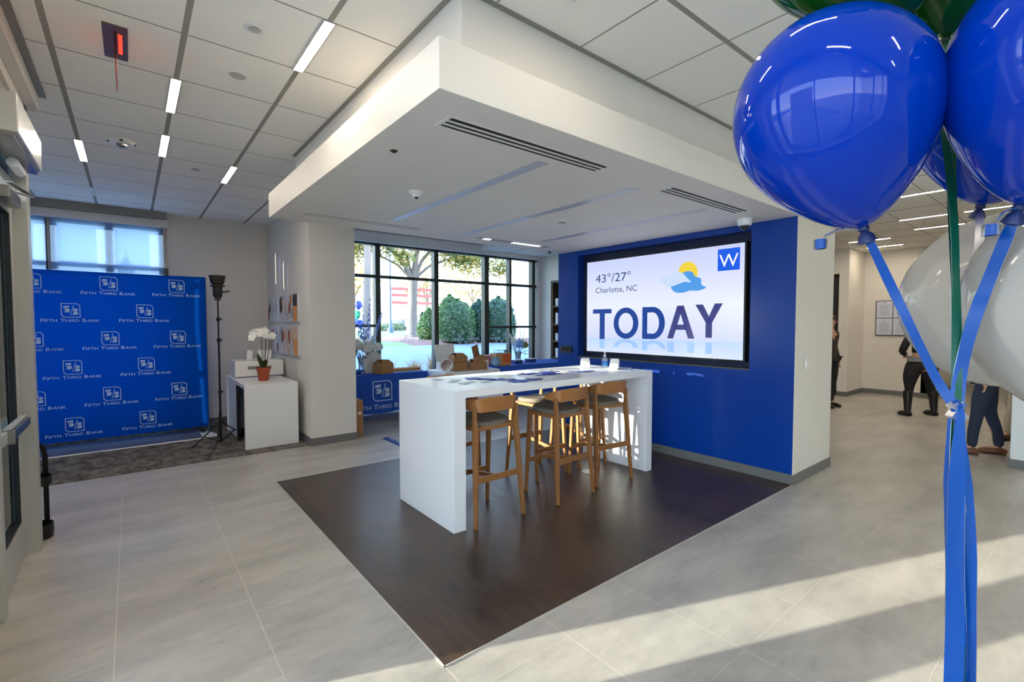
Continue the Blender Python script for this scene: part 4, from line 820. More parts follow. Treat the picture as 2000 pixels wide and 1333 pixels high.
gable('kraft box with gaping lid right of the two stacked ones', 4.80, 6.99, ZC, -.15, .32, .2, .12, op=False)
MB().box(-.09, .09, -.08, .08, 0, .15).build('white_carton', WHITEM, bevel=.003); c_ = bpy.data.objects['white_carton']; c_.location = (5.04, 7.16, ZC); tag(c_, 'plain white carton at the right end of the white table', 'carton')
gable('open kraft box with raised lid on top of the white carton', 4.99, 7.14, ZC+.152, .2, .22, .16, .07, lid=False, op=True)
t = thing('white_box', 'white bakery box with raised lid behind the stacked kraft boxes', 'box', (4.42, 7.3, ZC)); b = MB(); b.box(-.2, .2, -.12, .12, 0, .14); b.build('tray', WHITEM, t); b = MB(); b.beam((0, .12, .14), (0, .17, .44), .4, .006, up=(0,1,0)); b.build('open_lid', WHITEM, t)
t = thing('swirl_plate', 'round red and white swirl disc propped left of the kraft boxes', 'plate', (4.17, 6.98, ZC)); t.rotation_euler = (0, 0, -.3)
MB().lathe([(0, 0), (.1, 0), (.11, .008), (.1, .012), (0, .012)], 28, (0, 0, .115), axis=(-.2, -.96, .2)).build('disc', WHITE, t); b = MB()
b.ribbon([Vector((.012, -.0, .115)) + (Matrix.Rotation(0, 3, 'X') @ Vector((r_*math.cos(a_), -.014+.2*r_*math.sin(a_)*0, r_*math.sin(a_)))) for a_, r_ in [(k*.35, .008+.0018*k) for k in range(50)]], .012, (0,1,0), th=.012); b.build('swirl', mat('swirl_red', '#8f2f2c', .5), t)
t = thing('white_box', 'tall white paper bag behind the kraft box on the blue logo table', 'paper bag', (3.12, 7.62, ZC)); b = MB(); b.prism([(-.14, 0), (.14, 0), (.14, .30), (.05, .36), (-.14, .30)], -.06, .06, (0,0,0), (1,0,0), (0,0,1)); b.build('bag', mat('bag_offwhite', '#d9d6cf', .7), t, bevel=.004)
t = thing('cookie_tray', 'tray of tan baked goods along the blue logo table', 'tray', (3.68, 7.55, ZC), .05); MB().box(-.28, .28, -.13, .13, 0, .012).build('tray', WHITEM, t, bevel=.003)
ck = None
for i in range(14):
    x, y = 3.68-.23+.077*(i % 7), 7.50+.1*(i//7)
    if ck is None: ck = MB().ball((0,0,0), .046, seg=14, rings=8, sc=(1, 1, .55)).build('baked_roll', mat('baked_tan', '#bd8a55', .8, noise=(20, .15)), smooth=True); o = ck
    else: o = ck.copy(); COL.objects.link(o)
    o.location = (x, y, ZC+.036); tag(o, 'round tan roll on the tray on the blue logo table', 'roll', 'rolls on the tray')
t = thing('glass_dish', 'blue glass dish at the left end of the blue logo table', 'dish', (2.86, 7.62, ZC)); MB().lathe([(.06, 0), (.1, .02), (.11, .06), (.105, .06), (.09, .025), (0, .012)], 24).build('dish', mat('blue_glassy', '#2d6fb8', .08), t, smooth=True)
# right blue table items
t = thing('snack_carton', 'open orange and kraft carton on the right blue table', 'box', (5.62, 7.36, ZC), -.1); b = MB(); b.box(-.17, .17, -.12, .12, .0, .24); b.build('carton', mat('carton_tan', '#b98456', .8), t, bevel=.003); MB().box(-.02, .165, -.1225, -.12, .07, .235).build('orange_panel', mat('orange_panel', '#c4552b', .6), t)
MB().box(-.12, .12, -.08, .08, .241, .30).build('clear_tray', m_glass('clear_tub', (.86, .92, .95), 1.2), t)
t = thing('pink_box', 'small pink box left of the orange carton', 'box', (5.44, 7.56, ZC)); MB().box(-.1, .1, -.07, .07, 0, .20).build('carton', mat('pink_card', '#d98ba6', .7), t, bevel=.003)
t = thing('plastic_bag', 'crumpled pale blue plastic bag left of the orange carton', 'bag', (5.42, 7.25, ZC)); rq = random.Random(2)
b = MB(); b.ball((0, 0, .09), .09, seg=18, rings=12, sc=(1.2, .6, 1)); b.v = [(x*(1+rq.uniform(-.12, .12)), y*(1+rq.uniform(-.12, .12)), max(.001, z*(1+rq.uniform(-.12, .12)))) for x, y, z in b.v]; b.build('bag', m_thin('bag_film', '#a9d3ea', .15, .4, .35), t)
t = MB().beam((0, 0, .002), (.14, 0, .11), .12, .004, up=(0, 0, 1)).build('folded_menu', mat('menu_brown', '#9a6a50', .6)); t.location = (5.42, 7.08+.2, ZC); t.location.x = 5.33; t.rotation_euler = (0, 0, .3); t.location.y = 7.26; bpy.data.objects.remove(t)
for i, (x, y) in enumerate(((6.15, 7.5), (6.6, 7.6))):
    t = thing('napkin_stack', ('blue napkin stack left of the right flower vase', 'blue napkin stack right of the right flower vase')[i], 'napkins', (x, y, ZC)); MB().box(-.1, .1, -.07, .07, 0, .07).build('napkins', mat('napkin_navy', '#20407f', .8), t, bevel=.004); MB().box(-.11, .11, -.08, .08, .07, .075).build('top_sheet', WHITEM, t)

def bouquet(label, x, y, z, vh, spec, vm, sc=1.0):
    t = thing('flower_vase', label, 'flower vase', (x, y, z)); q = random.Random(int(x*100))
    MB().lathe([(.06*sc, 0), (.065*sc, .01), (.055*sc, vh*.5), (.075*sc, vh), (.07*sc, vh), (.05*sc, vh*.5), (0, .015)], 24).build('vase', vm, t, smooth=True)
    b = MB()
    for k in range(26): a = q.uniform(0, 6.28); r_ = q.uniform(.05, .22)*sc; h = vh+q.uniform(.05, .3)*sc; b.tube([(0, 0, vh*.3), (r_*.4*math.cos(a), r_*.4*math.sin(a), vh), (r_*math.cos(a), r_*math.sin(a), h)], .003, 5)
    b.build('stems', LEAFG, t)
    b = MB()
    for k in range(90):
        a = q.uniform(0, 6.28); r_ = q.uniform(.06, .25)*sc; h = vh+q.uniform(-.03, .26)*sc; c = Vector((r_*math.cos(a), r_*math.sin(a), h)); d = Vector((math.cos(a), math.sin(a), q.uniform(-.5, .8))).normalized(); s_ = d.cross(Vector((0, 0, 1))).normalized(); L = q.uniform(.05, .1)*sc
        b.add([c, c+d*L*.5+s_*L*.22, c+d*L, c+d*L*.5-s_*L*.22], [(0, 1, 2, 3)], q.choice([0, 1]))
    b.build('leaves', [LEAFG, LEAFD], t, solid=.001)
    for (cx, cy, cz, r_, c, kind) in spec:
        b = MB()
        if kind == 'puff':
            for k in range(60): 
                a, e = q.uniform(0, 6.28), math.asin(q.uniform(-.5, 1)); N = Vector((math.cos(a)*math.cos(e), math.sin(a)*math.cos(e), math.sin(e))); flower_petals(b, Vector((cx, cy, cz))*sc+Vector((0, 0, vh))+N*r_*sc, .026*sc, 4, 0, N)
            b.ball((cx*sc, cy*sc, cz*sc+vh), r_*.95*sc, seg=10, rings=6); b.build('hydrangea', mat('bloom_'+c[1:], c, .7), t)
        elif kind == 'spike':
            for k in range(34):
                u = k/34; a = k*2.4; c0 = Vector((cx*(.6+.6*u), cy*(.6+.6*u), cz*.4+u*cz*.9))*sc+Vector((.03*(1-u*.7)*math.cos(a), .03*(1-u*.7)*math.sin(a), vh)); flower_petals(b, c0, .022*sc*(1.2-.5*u), 4, 0, (math.cos(a), math.sin(a), .3))
            b.build('delphinium', mat('bloom_'+c[1:], c, .7), t)
        else:
            b.tube([(cx*.3*sc, cy*.3*sc, vh), (cx*.7*sc, cy*.7*sc, vh+cz*.6*sc), (cx*sc, cy*sc, vh+cz*sc)], .004, 5)
            for k in range(5): u = .5+.1*k; b.tube([(cx*u*sc, cy*u*sc, vh+cz*u*sc), (cx*u*sc+q.uniform(-.06, .06), cy*u*sc, vh+cz*u*sc+.06)], .003, 4)
            b.build('twig', mat('twig_'+c[1:], c, .8), t)
    return t
vglass = m_thin('vase_glass', '#dfe6ea', .03, .3, .75)
bouquet('large bouquet of white hydrangea and blue delphinium on the blue logo table', 3.0, 7.72, ZC, .27,
        [(-.14, -.12, .17, .085, '#f0ede0', 'puff'), (.02, -.16, .13, .095, '#f0ede0', 'puff'), (.2, -.1, .14, .06, '#f6f6ee', 'puff'), (-.05, 0, .62, .05, '#6f97dd', 'spike'), (.12, .02, .66, .05, '#7fa5e6', 'spike'), (-.18, .02, .5, .05, '#5f8bd6', 'spike'), (.26, .02, .5, .05, '#86abe8', 'spike'), (.03, .06, .58, .05, '#6f97dd', 'spike'), (-.28, 0, .42, .05, '#6f97dd', 'spike'), (.14, -.08, .3, .05, '#eef1f6', 'spike')], vglass, 1.15)
bouquet('smaller bouquet with one pale blue hydrangea on the right blue table', 6.36, 7.72, ZC, .22,
        [(-.06, -.12, .17, .09, '#8db9ec', 'puff'), (.14, -.06, .14, .07, '#9a9a55', 'puff'), (-.18, 0, .3, .05, '#eef0e6', 'spike'), (.18, 0, .42, .05, '#8c8a5c', 'twig'), (.1, .02, .46, .05, '#8c8a5c', 'twig'), (.25, 0, .3, .05, '#8c8a5c', 'twig'), (-.1, .02, .36, .05, '#d8d9c9', 'spike')], vglass, 1.0)

# ================================================================== OUTSIDE
def terr(x, y):
    P_ = [(8.9, .05), (10.3, .3), (11.6, .8), (12.8, 1.0), (15, 1.0), (21, .92), (36, 1.0), (120, 1.6)]
    for (a, za), (b_, zb_) in zip(P_, P_[1:]):
        if y <= b_: return za+(zb_-za)*max(0, (y-a)/(b_-a))
    return 1.6
GR = mat('lawn_green', '#6d9350', .9, noise=(3, .15)); PAVE = mat('asphalt_pave', '#7c8ba3', .8, noise=(2, .08)); MUL = mat('mulch_red', '#7c5a50', .95, noise=(25, .25)); ROAD = mat('road_grey', '#6e7680', .8)
def ground(name, y0, y1, x0, x1, mt, dz=0, ny=12):
    b = MB(); b.sheet(lambda u, v: (x0+(x1-x0)*u, y0+(y1-y0)*v, terr(0, y0+(y1-y0)*v)+dz), 4, ny); return struct(b.build(name, mt))
ground('ground', 8.95, 12.4, -30, 45, PAVE); ground('ground.001', 12.4, 20.8, 6.3, 45, MUL, .0); ground('ground.002', 12.4, 20.8, -30, 6.3, GR, .0); ground('ground.003', 20.8, 30, -30, 60, GR); ground('ground.004', 30, 37, -60, 90, ROAD); ground('ground.005', 37, 140, -90, 200, GR)
struct(MB().box(-60, -4, -40, 8.9, -.25, -.06).box(-4, -.8, -40, 4.6, -.25, -.06).build('ground.006', mat('concrete_walk', '#a5a29b', .85)))
def blob_mesh(b, c, r, sc, n, leaf, q, m=(0,), inner=.7):
    for k in range(n):
        a, e = q.uniform(0, 6.283), math.asin(q.uniform(-1, 1)); rr = r*q.uniform(inner, 1.03)
        p = Vector((c[0]+rr*sc[0]*math.cos(a)*math.cos(e), c[1]+rr*sc[1]*math.sin(a)*math.cos(e), c[2]+rr*sc[2]*math.sin(e)))
        d = Vector((q.gauss(0, 1), q.gauss(0, 1), q.gauss(0, 1))).normalized(); s_ = d.orthogonal().normalized(); L = leaf*q.uniform(.7, 1.3)
        b.add([p-d*L*.5, p+s_*L*.3, p+d*L*.5, p-s_*L*.3], [(0, 1, 2, 3)], q.choice(m))
def leafm(n, c): return m_thin(n, c, .4, .4, 0, coat=False)
LV = [leafm('foliage_a', '#6e7d4c'), leafm('foliage_b', '#94904e'), leafm('foliage_c', '#c09c56'), leafm('foliage_d', '#52663e'), leafm('foliage_e', '#c8926c')]
BARK = mat('bark_grey', '#6d6a66', .9, noise=(4, .15, (1, 1, .3))); BARKP = mat('bark_pale', '#8f7f74', .9, noise=(5, .2, (1, 1, .3)))
def tree(label, x, y, h, r0, br, crowns, mt, mset, n, leaf, seed, group=None, flare=1.9):
    z = terr(x, y)-.1; t = thing('tree', label, 'tree', (x, y, z), 0, group); q = random.Random(seed)
    b = MB(); b.tube([(0,0,0), (0,0,.15), (.0,0,.45), (0,0,1.2), (.03,0,h*.6), (.05,0,h)], [r0*flare, r0*1.45, r0*1.12, r0, r0*.9, r0*.95], 14)
    for (dx, dy, dz, rr) in br: b.tube([(.04, 0, h-.15), (.05+dx*.3, dy*.3, h+dz*.42), (dx*.7, dy*.7, h+dz*.75), (dx, dy, h+dz)], [rr, rr*.8, rr*.5, rr*.2], 8)
    b.build('trunk', mt, t, smooth=True)
    b = MB(); 
    for (cx, cy, cz, cr_) in crowns: blob_mesh(b, (cx, cy, cz), cr_, (1, 1, .75), int(n*cr_*cr_), leaf, q, mset, .25)
    b.build('foliage', LV, t); return t
tree('big grey-barked tree with flared base seen through the main window', 10.16, 20.05, 2.85, .235, [(-2.0, -.3, 1.8, .12), (1.6, .3, 1.9, .13), (.3, -.8, 2.6, .14), (-.8, .5, 2.4, .1), (2.6, -.2, 1.3, .08), (-2.6, -.4, 1.2, .07)],
     [(-1.8, -.3, 4.4, 1.25), (.2, -.6, 5.2, 1.6), (1.9, .2, 4.5, 1.4), (3.5, .2, 4.2, 1.4), (-3.0, 0, 3.9, 1.0), (4.8, -.2, 4.9, 1.4), (2.2, -1.0, 3.8, .9), (-1.0, -1.2, 3.6, .6), (-.1, .6, 6.6, 1.8), (4.0, -1.6, 3.4, .8)], BARK, (0, 1, 1, 2, 3), 1300, .15, 1)
tree('slim pale tree at the left edge of the main window', 5.04, 12.62, 3.6, .1, [(-.5, 0, 1.5, .06), (.4, .1, 1.6, .06), (.1, -.2, 1.9, .05)], [(.2, 0, 5.2, 1.2), (-.7, 0, 4.6, .8)], BARKP, (2, 4, 1), 150, .1, 2, flare=1.3)
q = random.Random(9)
for i, (x, y, l) in enumerate(((17, 46, 'pale autumn tree across the road, left'), (24, 44, 'pale autumn tree across the road behind the big trunk'), (31, 46, 'pale autumn tree across the road above the round bushes'), (38, 44, 'pale autumn tree across the road, far right'), (11, 44, 'pale autumn tree across the road behind the brick sign'), (46, 48, 'pale autumn tree far right behind the bushes'))):
    tree(l, x, y, 3, .2, [(-1.5, 0, 2, .1), (1.5, 0, 2.2, .1), (0, .5, 3, .1)], [(0, 0, 5.6, 3.2), (-1.5, 0, 4.0, 1.8), (1.6, 0, 4.2, 1.8)], BARKP, (2, 4, 4, 1), 55, .34, 20+i, 'autumn trees across the road')
def bush(label, x, y, r, h, cols, seed, cone=False, n=2600):
    z = terr(x, y); t = thing('clipped_bush', label, 'bush', (x, y, z), 0, 'clipped evergreen bushes'); q = random.Random(seed)
    b = MB(); core = [(r*.75, 0), (r*.93, h*.18), (r*.95, h*.42), (r*(.62 if cone else .82), h*.7), (r*(.25 if cone else .5), h*.88), (0, h*.96)]; b.lathe(core, 20); b.build('core', LEAFD, t, smooth=True)
    b = MB()
    for k in range(n):
        u = q.random(); zz_ = h*u; 
        i = 0
        while i < len(core)-2 and core[i+1][1] < zz_: i += 1
        f = (zz_-core[i][1])/max(1e-4, core[i+1][1]-core[i][1]); rr = core[i][0]+(core[i+1][0]-core[i][0])*min(1, f); a = q.uniform(0, 6.283); rr = rr*1.02+.02+q.uniform(-.03, .05)
        p = Vector((rr*math.cos(a), rr*math.sin(a), zz_)); d = Vector((math.cos(a)+q.gauss(0, .6), math.sin(a)+q.gauss(0, .6), q.gauss(.3, .6))).normalized(); s_ = d.orthogonal().normalized(); L = q.uniform(.05, .09)
        b.add([p-d*L*.5, p+s_*L*.35, p+d*L*.5, p-s_*L*.35], [(0, 1, 2, 3)], q.choice([0, 0, 1]))
    b.build('foliage', cols, t); return t
g1, g2, g3 = leafm('evergreen_a', '#4a6a44'), leafm('evergreen_b', '#7d9468'), leafm('evergreen_c', '#406078')
bush('largest round clipped bush in the middle of the main window', 8.05, 12.78, .53, 1.36, [g1, g2], 1); bush('round bush half hidden behind the largest bush', 8.75, 14.4, .42, 1.6, [g1, g2], 2)
bush('narrow clipped bush beside the tree trunk', 8.32, 15.1, .38, 1.12, [g1, g2], 3, True); bush('dark bush right behind the window mullion', 8.95, 12.9, .3, 1.38, [g1, g3], 4); bush('bluish bush in the right pane of the main window', 9.66, 12.78, .55, 1.5, [g1, g3], 5)
gr = [m_thin('dry_grass_a', '#b9a468', .4, .4, 0, coat=False), m_thin('dry_grass_b', '#957742', .4, .4, 0, coat=False)]
for i, (x, y, l) in enumerate(((4.35, 9.7, 'pale dry grass clump outside behind the flower bouquet'), (5.0, 9.75, 'dry grass clump outside behind the tray of rolls'), (5.6, 10.0, 'dry grass clump outside behind the white bakery box'), (6.6, 9.8, 'dry grass clump outside behind the open kraft box'))):
    t = thing('ornamental_grass', l, 'grass clump', (x, y, terr(x, y)-.02), 0, 'dry grass clumps under the window'); b = MB(); q = random.Random(i+40)
    for k in range(170):
        a = q.uniform(0, 6.28); r_ = q.uniform(.1, .42); h = q.uniform(.35, .68); s_ = Vector((-math.sin(a), math.cos(a), 0))*.006; p0 = Vector((.04*math.cos(a), .04*math.sin(a), 0)); p1 = Vector((r_*.4*math.cos(a), r_*.4*math.sin(a), h*.7)); p2 = Vector((r_*math.cos(a), r_*math.sin(a), h))
        b.add([p0-s_, p0+s_, p1+s_, p1-s_, p2], [(0, 1, 2, 3), (3, 2, 4)], k % 2)
    b.build('blades', gr, t)
t = thing('lamp_post', 'thin dark lamp post outside left of the big trunk', 'lamp post', (12.79, 28.2, terr(0, 28.2))); MB().lathe([(.22, 0), (.2, .25), (.09, .4), (.06, 1.0), (.05, 5.2), (0, 5.25)], 12).build('pole', mat('post_blue_grey', '#41566b', .5), t, smooth=True); MB().box(-.3, .3, -.1, .1, 5.2, 5.35).build('lamp_head', mat('post_blue_grey'), t)
t = thing('entrance_sign', 'pale monument sign with red bands behind the big trunk', 'sign', (16.6, 35.4, terr(0, 35.4))); WS = mat('pale_stone', '#b3a49c', .9); MB().box(-1.6, -.6, -.4, .4, 0, 3.2).build('stone_pillar', WS, t); MB().box(-.6, 3.6, -.2, .2, 0, .9).build('low_wall', WS, t)
b = MB(); [b.box(-.6, 3.6, -.15, .15, z, z+.22) for z in (2.1, 2.7, 3.2)]; b.build('red_bands', mat('faded_red', '#b85a54', .8), t); b = MB(); [b.box(-.5+.2*k, -.47+.2*k, -.02, .02, .9, 1.7) for k in range(21)]; b.build('railing', mat('rail_pale', '#aaa8a8', .6), t)
t = thing('low_shrub', 'low shrub row at the foot of the pale sign', 'shrub', (15.2, 33.5, terr(0, 33.5))); b = MB(); q = random.Random(77); [blob_mesh(b, (i*.6-1, 0, .25), .4, (1, .7, .8), 200, .14, q, (0, 1)) for i in range(4)]; b.build('foliage', [g1, g2], t)
t = thing('parked_car', 'white van parked beyond the grass right of the trunk', 'car', (19.2, 34.0, terr(0, 34)), .0); b = MB(); b.prism([(-2.2, .25), (2.2, .25), (2.25, .8), (1.7, .95), (1.2, 1.5), (-1.7, 1.55), (-2.2, 1.0)], -.85, .85, (0,0,0), (1,0,0), (0,0,1)); b.build('body', mat('car_white', '#e2e5e8', .25), t, bevel=.05)
for x in (-1.4, 1.4): MB().lathe([(0, -.1), (.32, -.1), (.32, .1), (0, .1)], 18, (x, -.85, .32), axis=(0, 1, 0)).build('wheel', BLACK, t)
b = MB(); b.prism([(1.1, 1.0), (.95, 1.42), (-1.6, 1.45), (-1.8, 1.0)], .86, .87, (0,0,0), (1,0,0), (0,0,1)); b.build('windows', DARK, t)
for i, (x, y, z, c, l) in enumerate(((7.5, 19.68, 2.33, '#3d47c9', 'blue balloon outside at the left edge of the main window, topmost'), (7.42, 19.67, 1.92, '#3ecf84', 'green balloon outside below the blue one'), (7.53, 19.62, 1.52, '#3d54d4', 'lower right blue balloon outside at the left window edge'), (7.35, 19.7, 1.58, '#4a63df', 'lower left blue balloon outside at the left window edge'))):
    t = thing('garden_balloon', l, 'balloon', (x, y, z), 0, 'balloons outside'); MB().lathe([(0, -.21), (.05, -.17), (.13, -.07), (.165, .03), (.15, .12), (.09, .18), (0, .2)], 20).build('balloon_body', mat('outdoor_balloon_'+c[1:], c, .25), t, smooth=True); MB().tube([(0, 0, -.2), (0, 0, -z+terr(0, 19.7)+.01)], .004, 5).build('string', WHITE, t)
# sunlit white neighbouring facade seen in the right panes
t = thing('neighbour_facade', 'bright white outside wall filling the right panes', 'building', (11.5, 13.9, .5)); b = MB(); b.box(-.35, 4, 0, .3, 0, 5.5); b.build('facade', mat('facade_white', '#f4f1ea', .9), t); 
b = MB(); b.box(-.2, -.12, -.05, 0, .3, 3.2); b.prism([(-.28, 3.2), (-.04, 3.2), (-.12, 3.0), (-.2, 3.0)], 0, .06, (0, 0, 0), (1,0,0), (0,0,1)); b.build('downpipe', mat('pipe_grey', '#c9c7c6', .6), t)
# church tower and building beyond the left window
t = thing('church_tower', 'distant grey church spire above the blue backdrop', 'tower', (-.6, 155, 1.6)); MB().box(-1.6, 1.6, -1.6, 1.6, 0, 14.2).build('tower', mat('tower_stone', '#9da5b2', .9), t); MB().lathe([(1.4, 14.2), (1.0, 15.2), (0, 17.0)], 8).build('spire', mat('spire_grey', '#7b8698', .8), t); MB().beam((0, 0, 16.8), (0, 0, 18.6), .1, .1).build('finial', BLACKM, t)
struct(MB().box(-60, 60, 130, 200, 1.4, 1.62).build('ground.007', GR))

# ================================================================== FRAMED NOTICES
t = thing('notice_frame', 'framed grid of four printed notices on the hall wall', 'notice frame', (13.1, 2.9, 1.7))
MB().box(-.03, 0, -.31, .31, -.39, .39).build('frame', mat('frame_dark', '#33363f', .4), t)
for iy in (0, 1):
    for iz in (0, 1):
        y0 = .295-.3*iy; z0 = .375-.38*iz; p = MB().box(-.032, -.03, y0-.285, y0, z0-.365, z0).build('notice', mat('notice_paper', '#cfd3e2', .6), t); b = MB(); q = random.Random(iy*2+iz)
        b.box(-.033, -.032, y0-.155, y0-.13, z0-.05, z0-.025)
        for k in range(14): w_ = q.uniform(.07, .11); b.box(-.0328, -.032, y0-.1425-w_, y0-.1425+w_, z0-.085-.018*k, z0-.08-.018*k)
        b.build('printed_lines', mat('notice_print', '#8d90a0', .8), p)

# ================================================================== PEOPLE
def skinned(name, pts, edges, m, parent, sub=2):
    me = bpy.data.meshes.new(name); me.from_pydata([p[:3] for p in pts], edges, []); me.materials.append(m); o = bpy.data.objects.new(name, me); COL.objects.link(o); o.parent = parent
    sk = o.modifiers.new('skin', 'SKIN'); sk.use_smooth_shade = True; lay = me.skin_vertices[0].data if me.skin_vertices else None
    if lay is None:
        bpy.context.view_layer.objects.active = o; lay = me.skin_vertices[0].data
    for i, p in enumerate(pts): r_ = p[3] if isinstance(p[3], tuple) else (p[3], p[3]); lay[i].radius = r_; lay[i].use_root = (i == 0)
    su = o.modifiers.new('smooth', 'SUBSURF'); su.levels = sub; su.render_levels = sub
    return o
SKIN = mat('skin_tone', '#b98a6e', .55)
def person(label, loc, rz, top, legs, shoe, hair, h=1.65, wide=1.0, feet=((-.12, 0), (.12, .02)), elbow_out=.0, coat=False, hairlen=.0, stripe=None, boots=False):
    s = h/1.65; t = thing('person', label, 'person', loc, rz)
    HZ, KZ = .87*s, .47*s; hip = .095*wide
    J = [(0, 0, .94*s, (.13*wide, .10))]; E = []
    def add(p, par): J.append(p); E.append((par, len(J)-1)); return len(J)-1
    sp = add((0, .0, 1.08*s, (.115*wide, .085)), 0); ch = add((0, .01, 1.27*s, (.14*wide, .095)), sp); nk0 = add((0, .01, 1.40*s, (.075, .06)), ch); nk = add((0, .015, 1.45*s, .048), nk0); hd = add((0, .03, 1.53*s, (.07, .085)), nk); add((0, .025, 1.60*s, (.066, .08)), hd)
    arms = []
    for sg in (-1, 1):
        sh = (sg*.165*wide, .01, 1.345*s, .055); el = (sg*(.215*wide+elbow_out), -.04, 1.09*s, .042); wr = (sg*(.21*wide-elbow_out*.9), .13 if elbow_out else .04, (1.02 if elbow_out else .86)*s, .03)
        a = add(sh, ch); e_ = add(el, a); w_ = add(wr, e_)
        hv = Vector((-sg*.5 if elbow_out else 0, .5 if elbow_out else .1, -.3 if elbow_out else -1)).normalized(); W = Vector(wr[:3]); side = hv.cross(Vector((0, 1, 0) if not elbow_out else (0, 0, 1))).normalized()
        pm = add((*(W+hv*.06), (.036, .018)), w_)
        for k in range(4): f0 = W+hv*.09+side*(k-1.5)*.019; a1 = add((*f0, .0095), pm); a2 = add((*(f0+hv*(.035+.004*(k in (1, 2)))), .0085), a1); add((*(f0+hv*.06+Vector((0, .012, 0))), .0075), a2)
        th = W+hv*.04+side*.035; a1 = add((*th, .011), pm); add((*(th+hv*.035+side*.012), .009), a1)
        arms.append((sh, el, wr))
    for i, sg in enumerate((-1, 1)):
        fx, fy = feet[i]; hp = add((sg*hip, 0, HZ, .088*wide), 0); kn = add(((sg*hip+fx)*.52, .02+fy*.5, KZ, .052), hp); ak = add((fx, fy-.01, .09*s, .034), kn); add((fx*1.03, fy+.12, .04, .03), ak)
    body = skinned('body', J, E, SKIN, t, 1)
    # face
    b = MB(); b.ball((0, .125, 1.55*s), .012, sc=(.8, 1.1, 1.3), seg=8, rings=6); 
    for sg in (-1, 1): b.ball((sg*.03, .108, 1.575*s), .009, 1, 8, 6); b.ball((sg*.078, .03, 1.56*s), .018, 0, 8, 6, (.4, .8, 1.3))
    b.box(-.02, .02, .105, .113, 1.515*s, 1.52*s, 2); b.build('face', [SKIN, DARK, mat('lip', '#8c5248', .6)], body, smooth=True)
    # trousers
    P_ = [(0, 0, .95*s, (.14*wide, .11))]; Q = []
    for i, sg in enumerate((-1, 1)):
        fx, fy = feet[i]; n0 = len(P_); P_ += [(sg*hip, 0, HZ-.03, .105*wide), ((sg*hip*1.0+fx)*.52, .015+fy*.35, .66*s, .088*wide), ((sg*hip+fx)*.52, .02+fy*.5, KZ, .066), (fx*.95, fy*.9-.005, .26*s, .058), (fx, fy-.01, .075*s, .05)]; Q += [(0, n0), (n0, n0+1), (n0+1, n0+2), (n0+2, n0+3), (n0+3, n0+4)]
    skinned('trousers', P_, Q, legs, t, 1)
    hem = .72 if coat else .98
    T = [(0, .0, (hem+.05)*s, (.15*wide+(.03 if coat else 0), .12+(.03 if coat else 0))), (0, 0, 1.1*s, (.135*wide, .105)), (0, .01, 1.27*s, (.155*wide, .11)), (0, .01, 1.385*s, (.085, .07))]; TE = [(0, 1), (1, 2), (2, 3)]
    for sh, el, wr in arms: n0 = len(T); T += [(sh[0], sh[1], sh[2], .068), (el[0], el[1], el[2], .056), (wr[0], wr[1], wr[2]+.01, .042)]; TE += [(2, n0), (n0, n0+1), (n0+1, n0+2)]
    skinned('coat' if coat else 'sweater', T, TE, top, t, 1)
    if stripe:
        b = MB(); n = 28
        for k in range(5): b.lathe([(.16, .925*s+k*.016), (.162, .932*s+k*.016)], n, m=0)
        b.v = [(x*wide*1.12, y*.85, z) for x, y, z in b.v]; b.build('striped_hem', stripe, t, smooth=True); b = MB(); b.lathe([(.155, .90*s), (.158, .92*s), (.155, 1.0*s)], n); b.v = [(x*wide*1.12, y*.85, z) for x, y, z in b.v]; b.build('shirt_hem', top, t, smooth=True)
    for i in (0, 1):
        fx, fy = feet[i]; b = MB(); b.tube([(fx, fy-.075, .035), (fx, fy-.02, .05), (fx, fy+.06, .045), (fx, fy+.13, .032), (fx, fy+.175, .026)], [.034, .046, .044, .04, .022], 14); b.v = [(x, y, max(.001, z)) for x, y, z in b.v]
        if boots: b.tube([(fx, fy-.015, .03), (fx, fy-.012, .18*s), (fx*.97, fy*.95, .33*s), (fx*.95, fy*.9, .42*s)], [.046, .052, .066, .068], 14)
        b.build('boot' if boots else 'shoe', shoe, t, smooth=True)
    b = MB(); b.ball((0, .012, 1.585*s), .098, sc=(.93, 1.08, 1.05), seg=20, rings=14); b.v = [(x, min(y, .075) if z < 1.62*s else y, max(z, 1.50*s-hairlen*(y < .04))) for x, y, z in b.v]; b.build('hair', hair, t, smooth=True)
    return t
BLK = mat('black_knit', '#121113', .9); LEG = mat('black_leggings', '#171315', .75); BOOT = mat('black_leather', '#100e0d', .35); JEAN = mat('dark_jeans', '#232d40', .85, noise=(40, .1)); TAN = mat('khaki_cloth', '#a99f8e', .85); BRS = mat('brown_leather', '#6a3e25', .45); HAIRB = mat('dark_brown_hair', '#2a1d15', .6); COATM = mat('brown_coat', '#2b221a', .85)
RZ = math.atan2(-.626, .78)
person('person seen from behind in black top, leggings and tall boots, hand on hip', (10.527, 1.922, 0), RZ, BLK, LEG, BOOT, HAIRB, 1.68, 1.3, ((-.23, .0), (.24, .02)), .1, stripe=mat('stripe_white', '#cfcfcf', .8), boots=True, hairlen=.08)
person('person in dark jeans and brown shoes standing behind the white balloon', (8.03, .85, 0), RZ+.9, mat('navy_jacket', '#262c3a', .8), JEAN, BRS, HAIRB, 1.78, 1.1, ((-.1, .14), (.1, -.12)))
person('person in tan trousers farther back behind the white balloons', (9.45, .74, 0), RZ+1.6, mat('grey_shirt', '#8d8f93', .8), TAN, mat('dark_brown_shoe', '#3a261b', .4), HAIRB, 1.75, 1.0, ((-.1, .18), (.1, -.16)))
person('person in a long brown coat mostly hidden by the white wall end', (10.30, 3.24, 0), RZ+3.6, COATM, mat('dark_trousers', '#1a1716', .85), BOOT, HAIRB, 1.72, 1.15, coat=True, hairlen=.1)

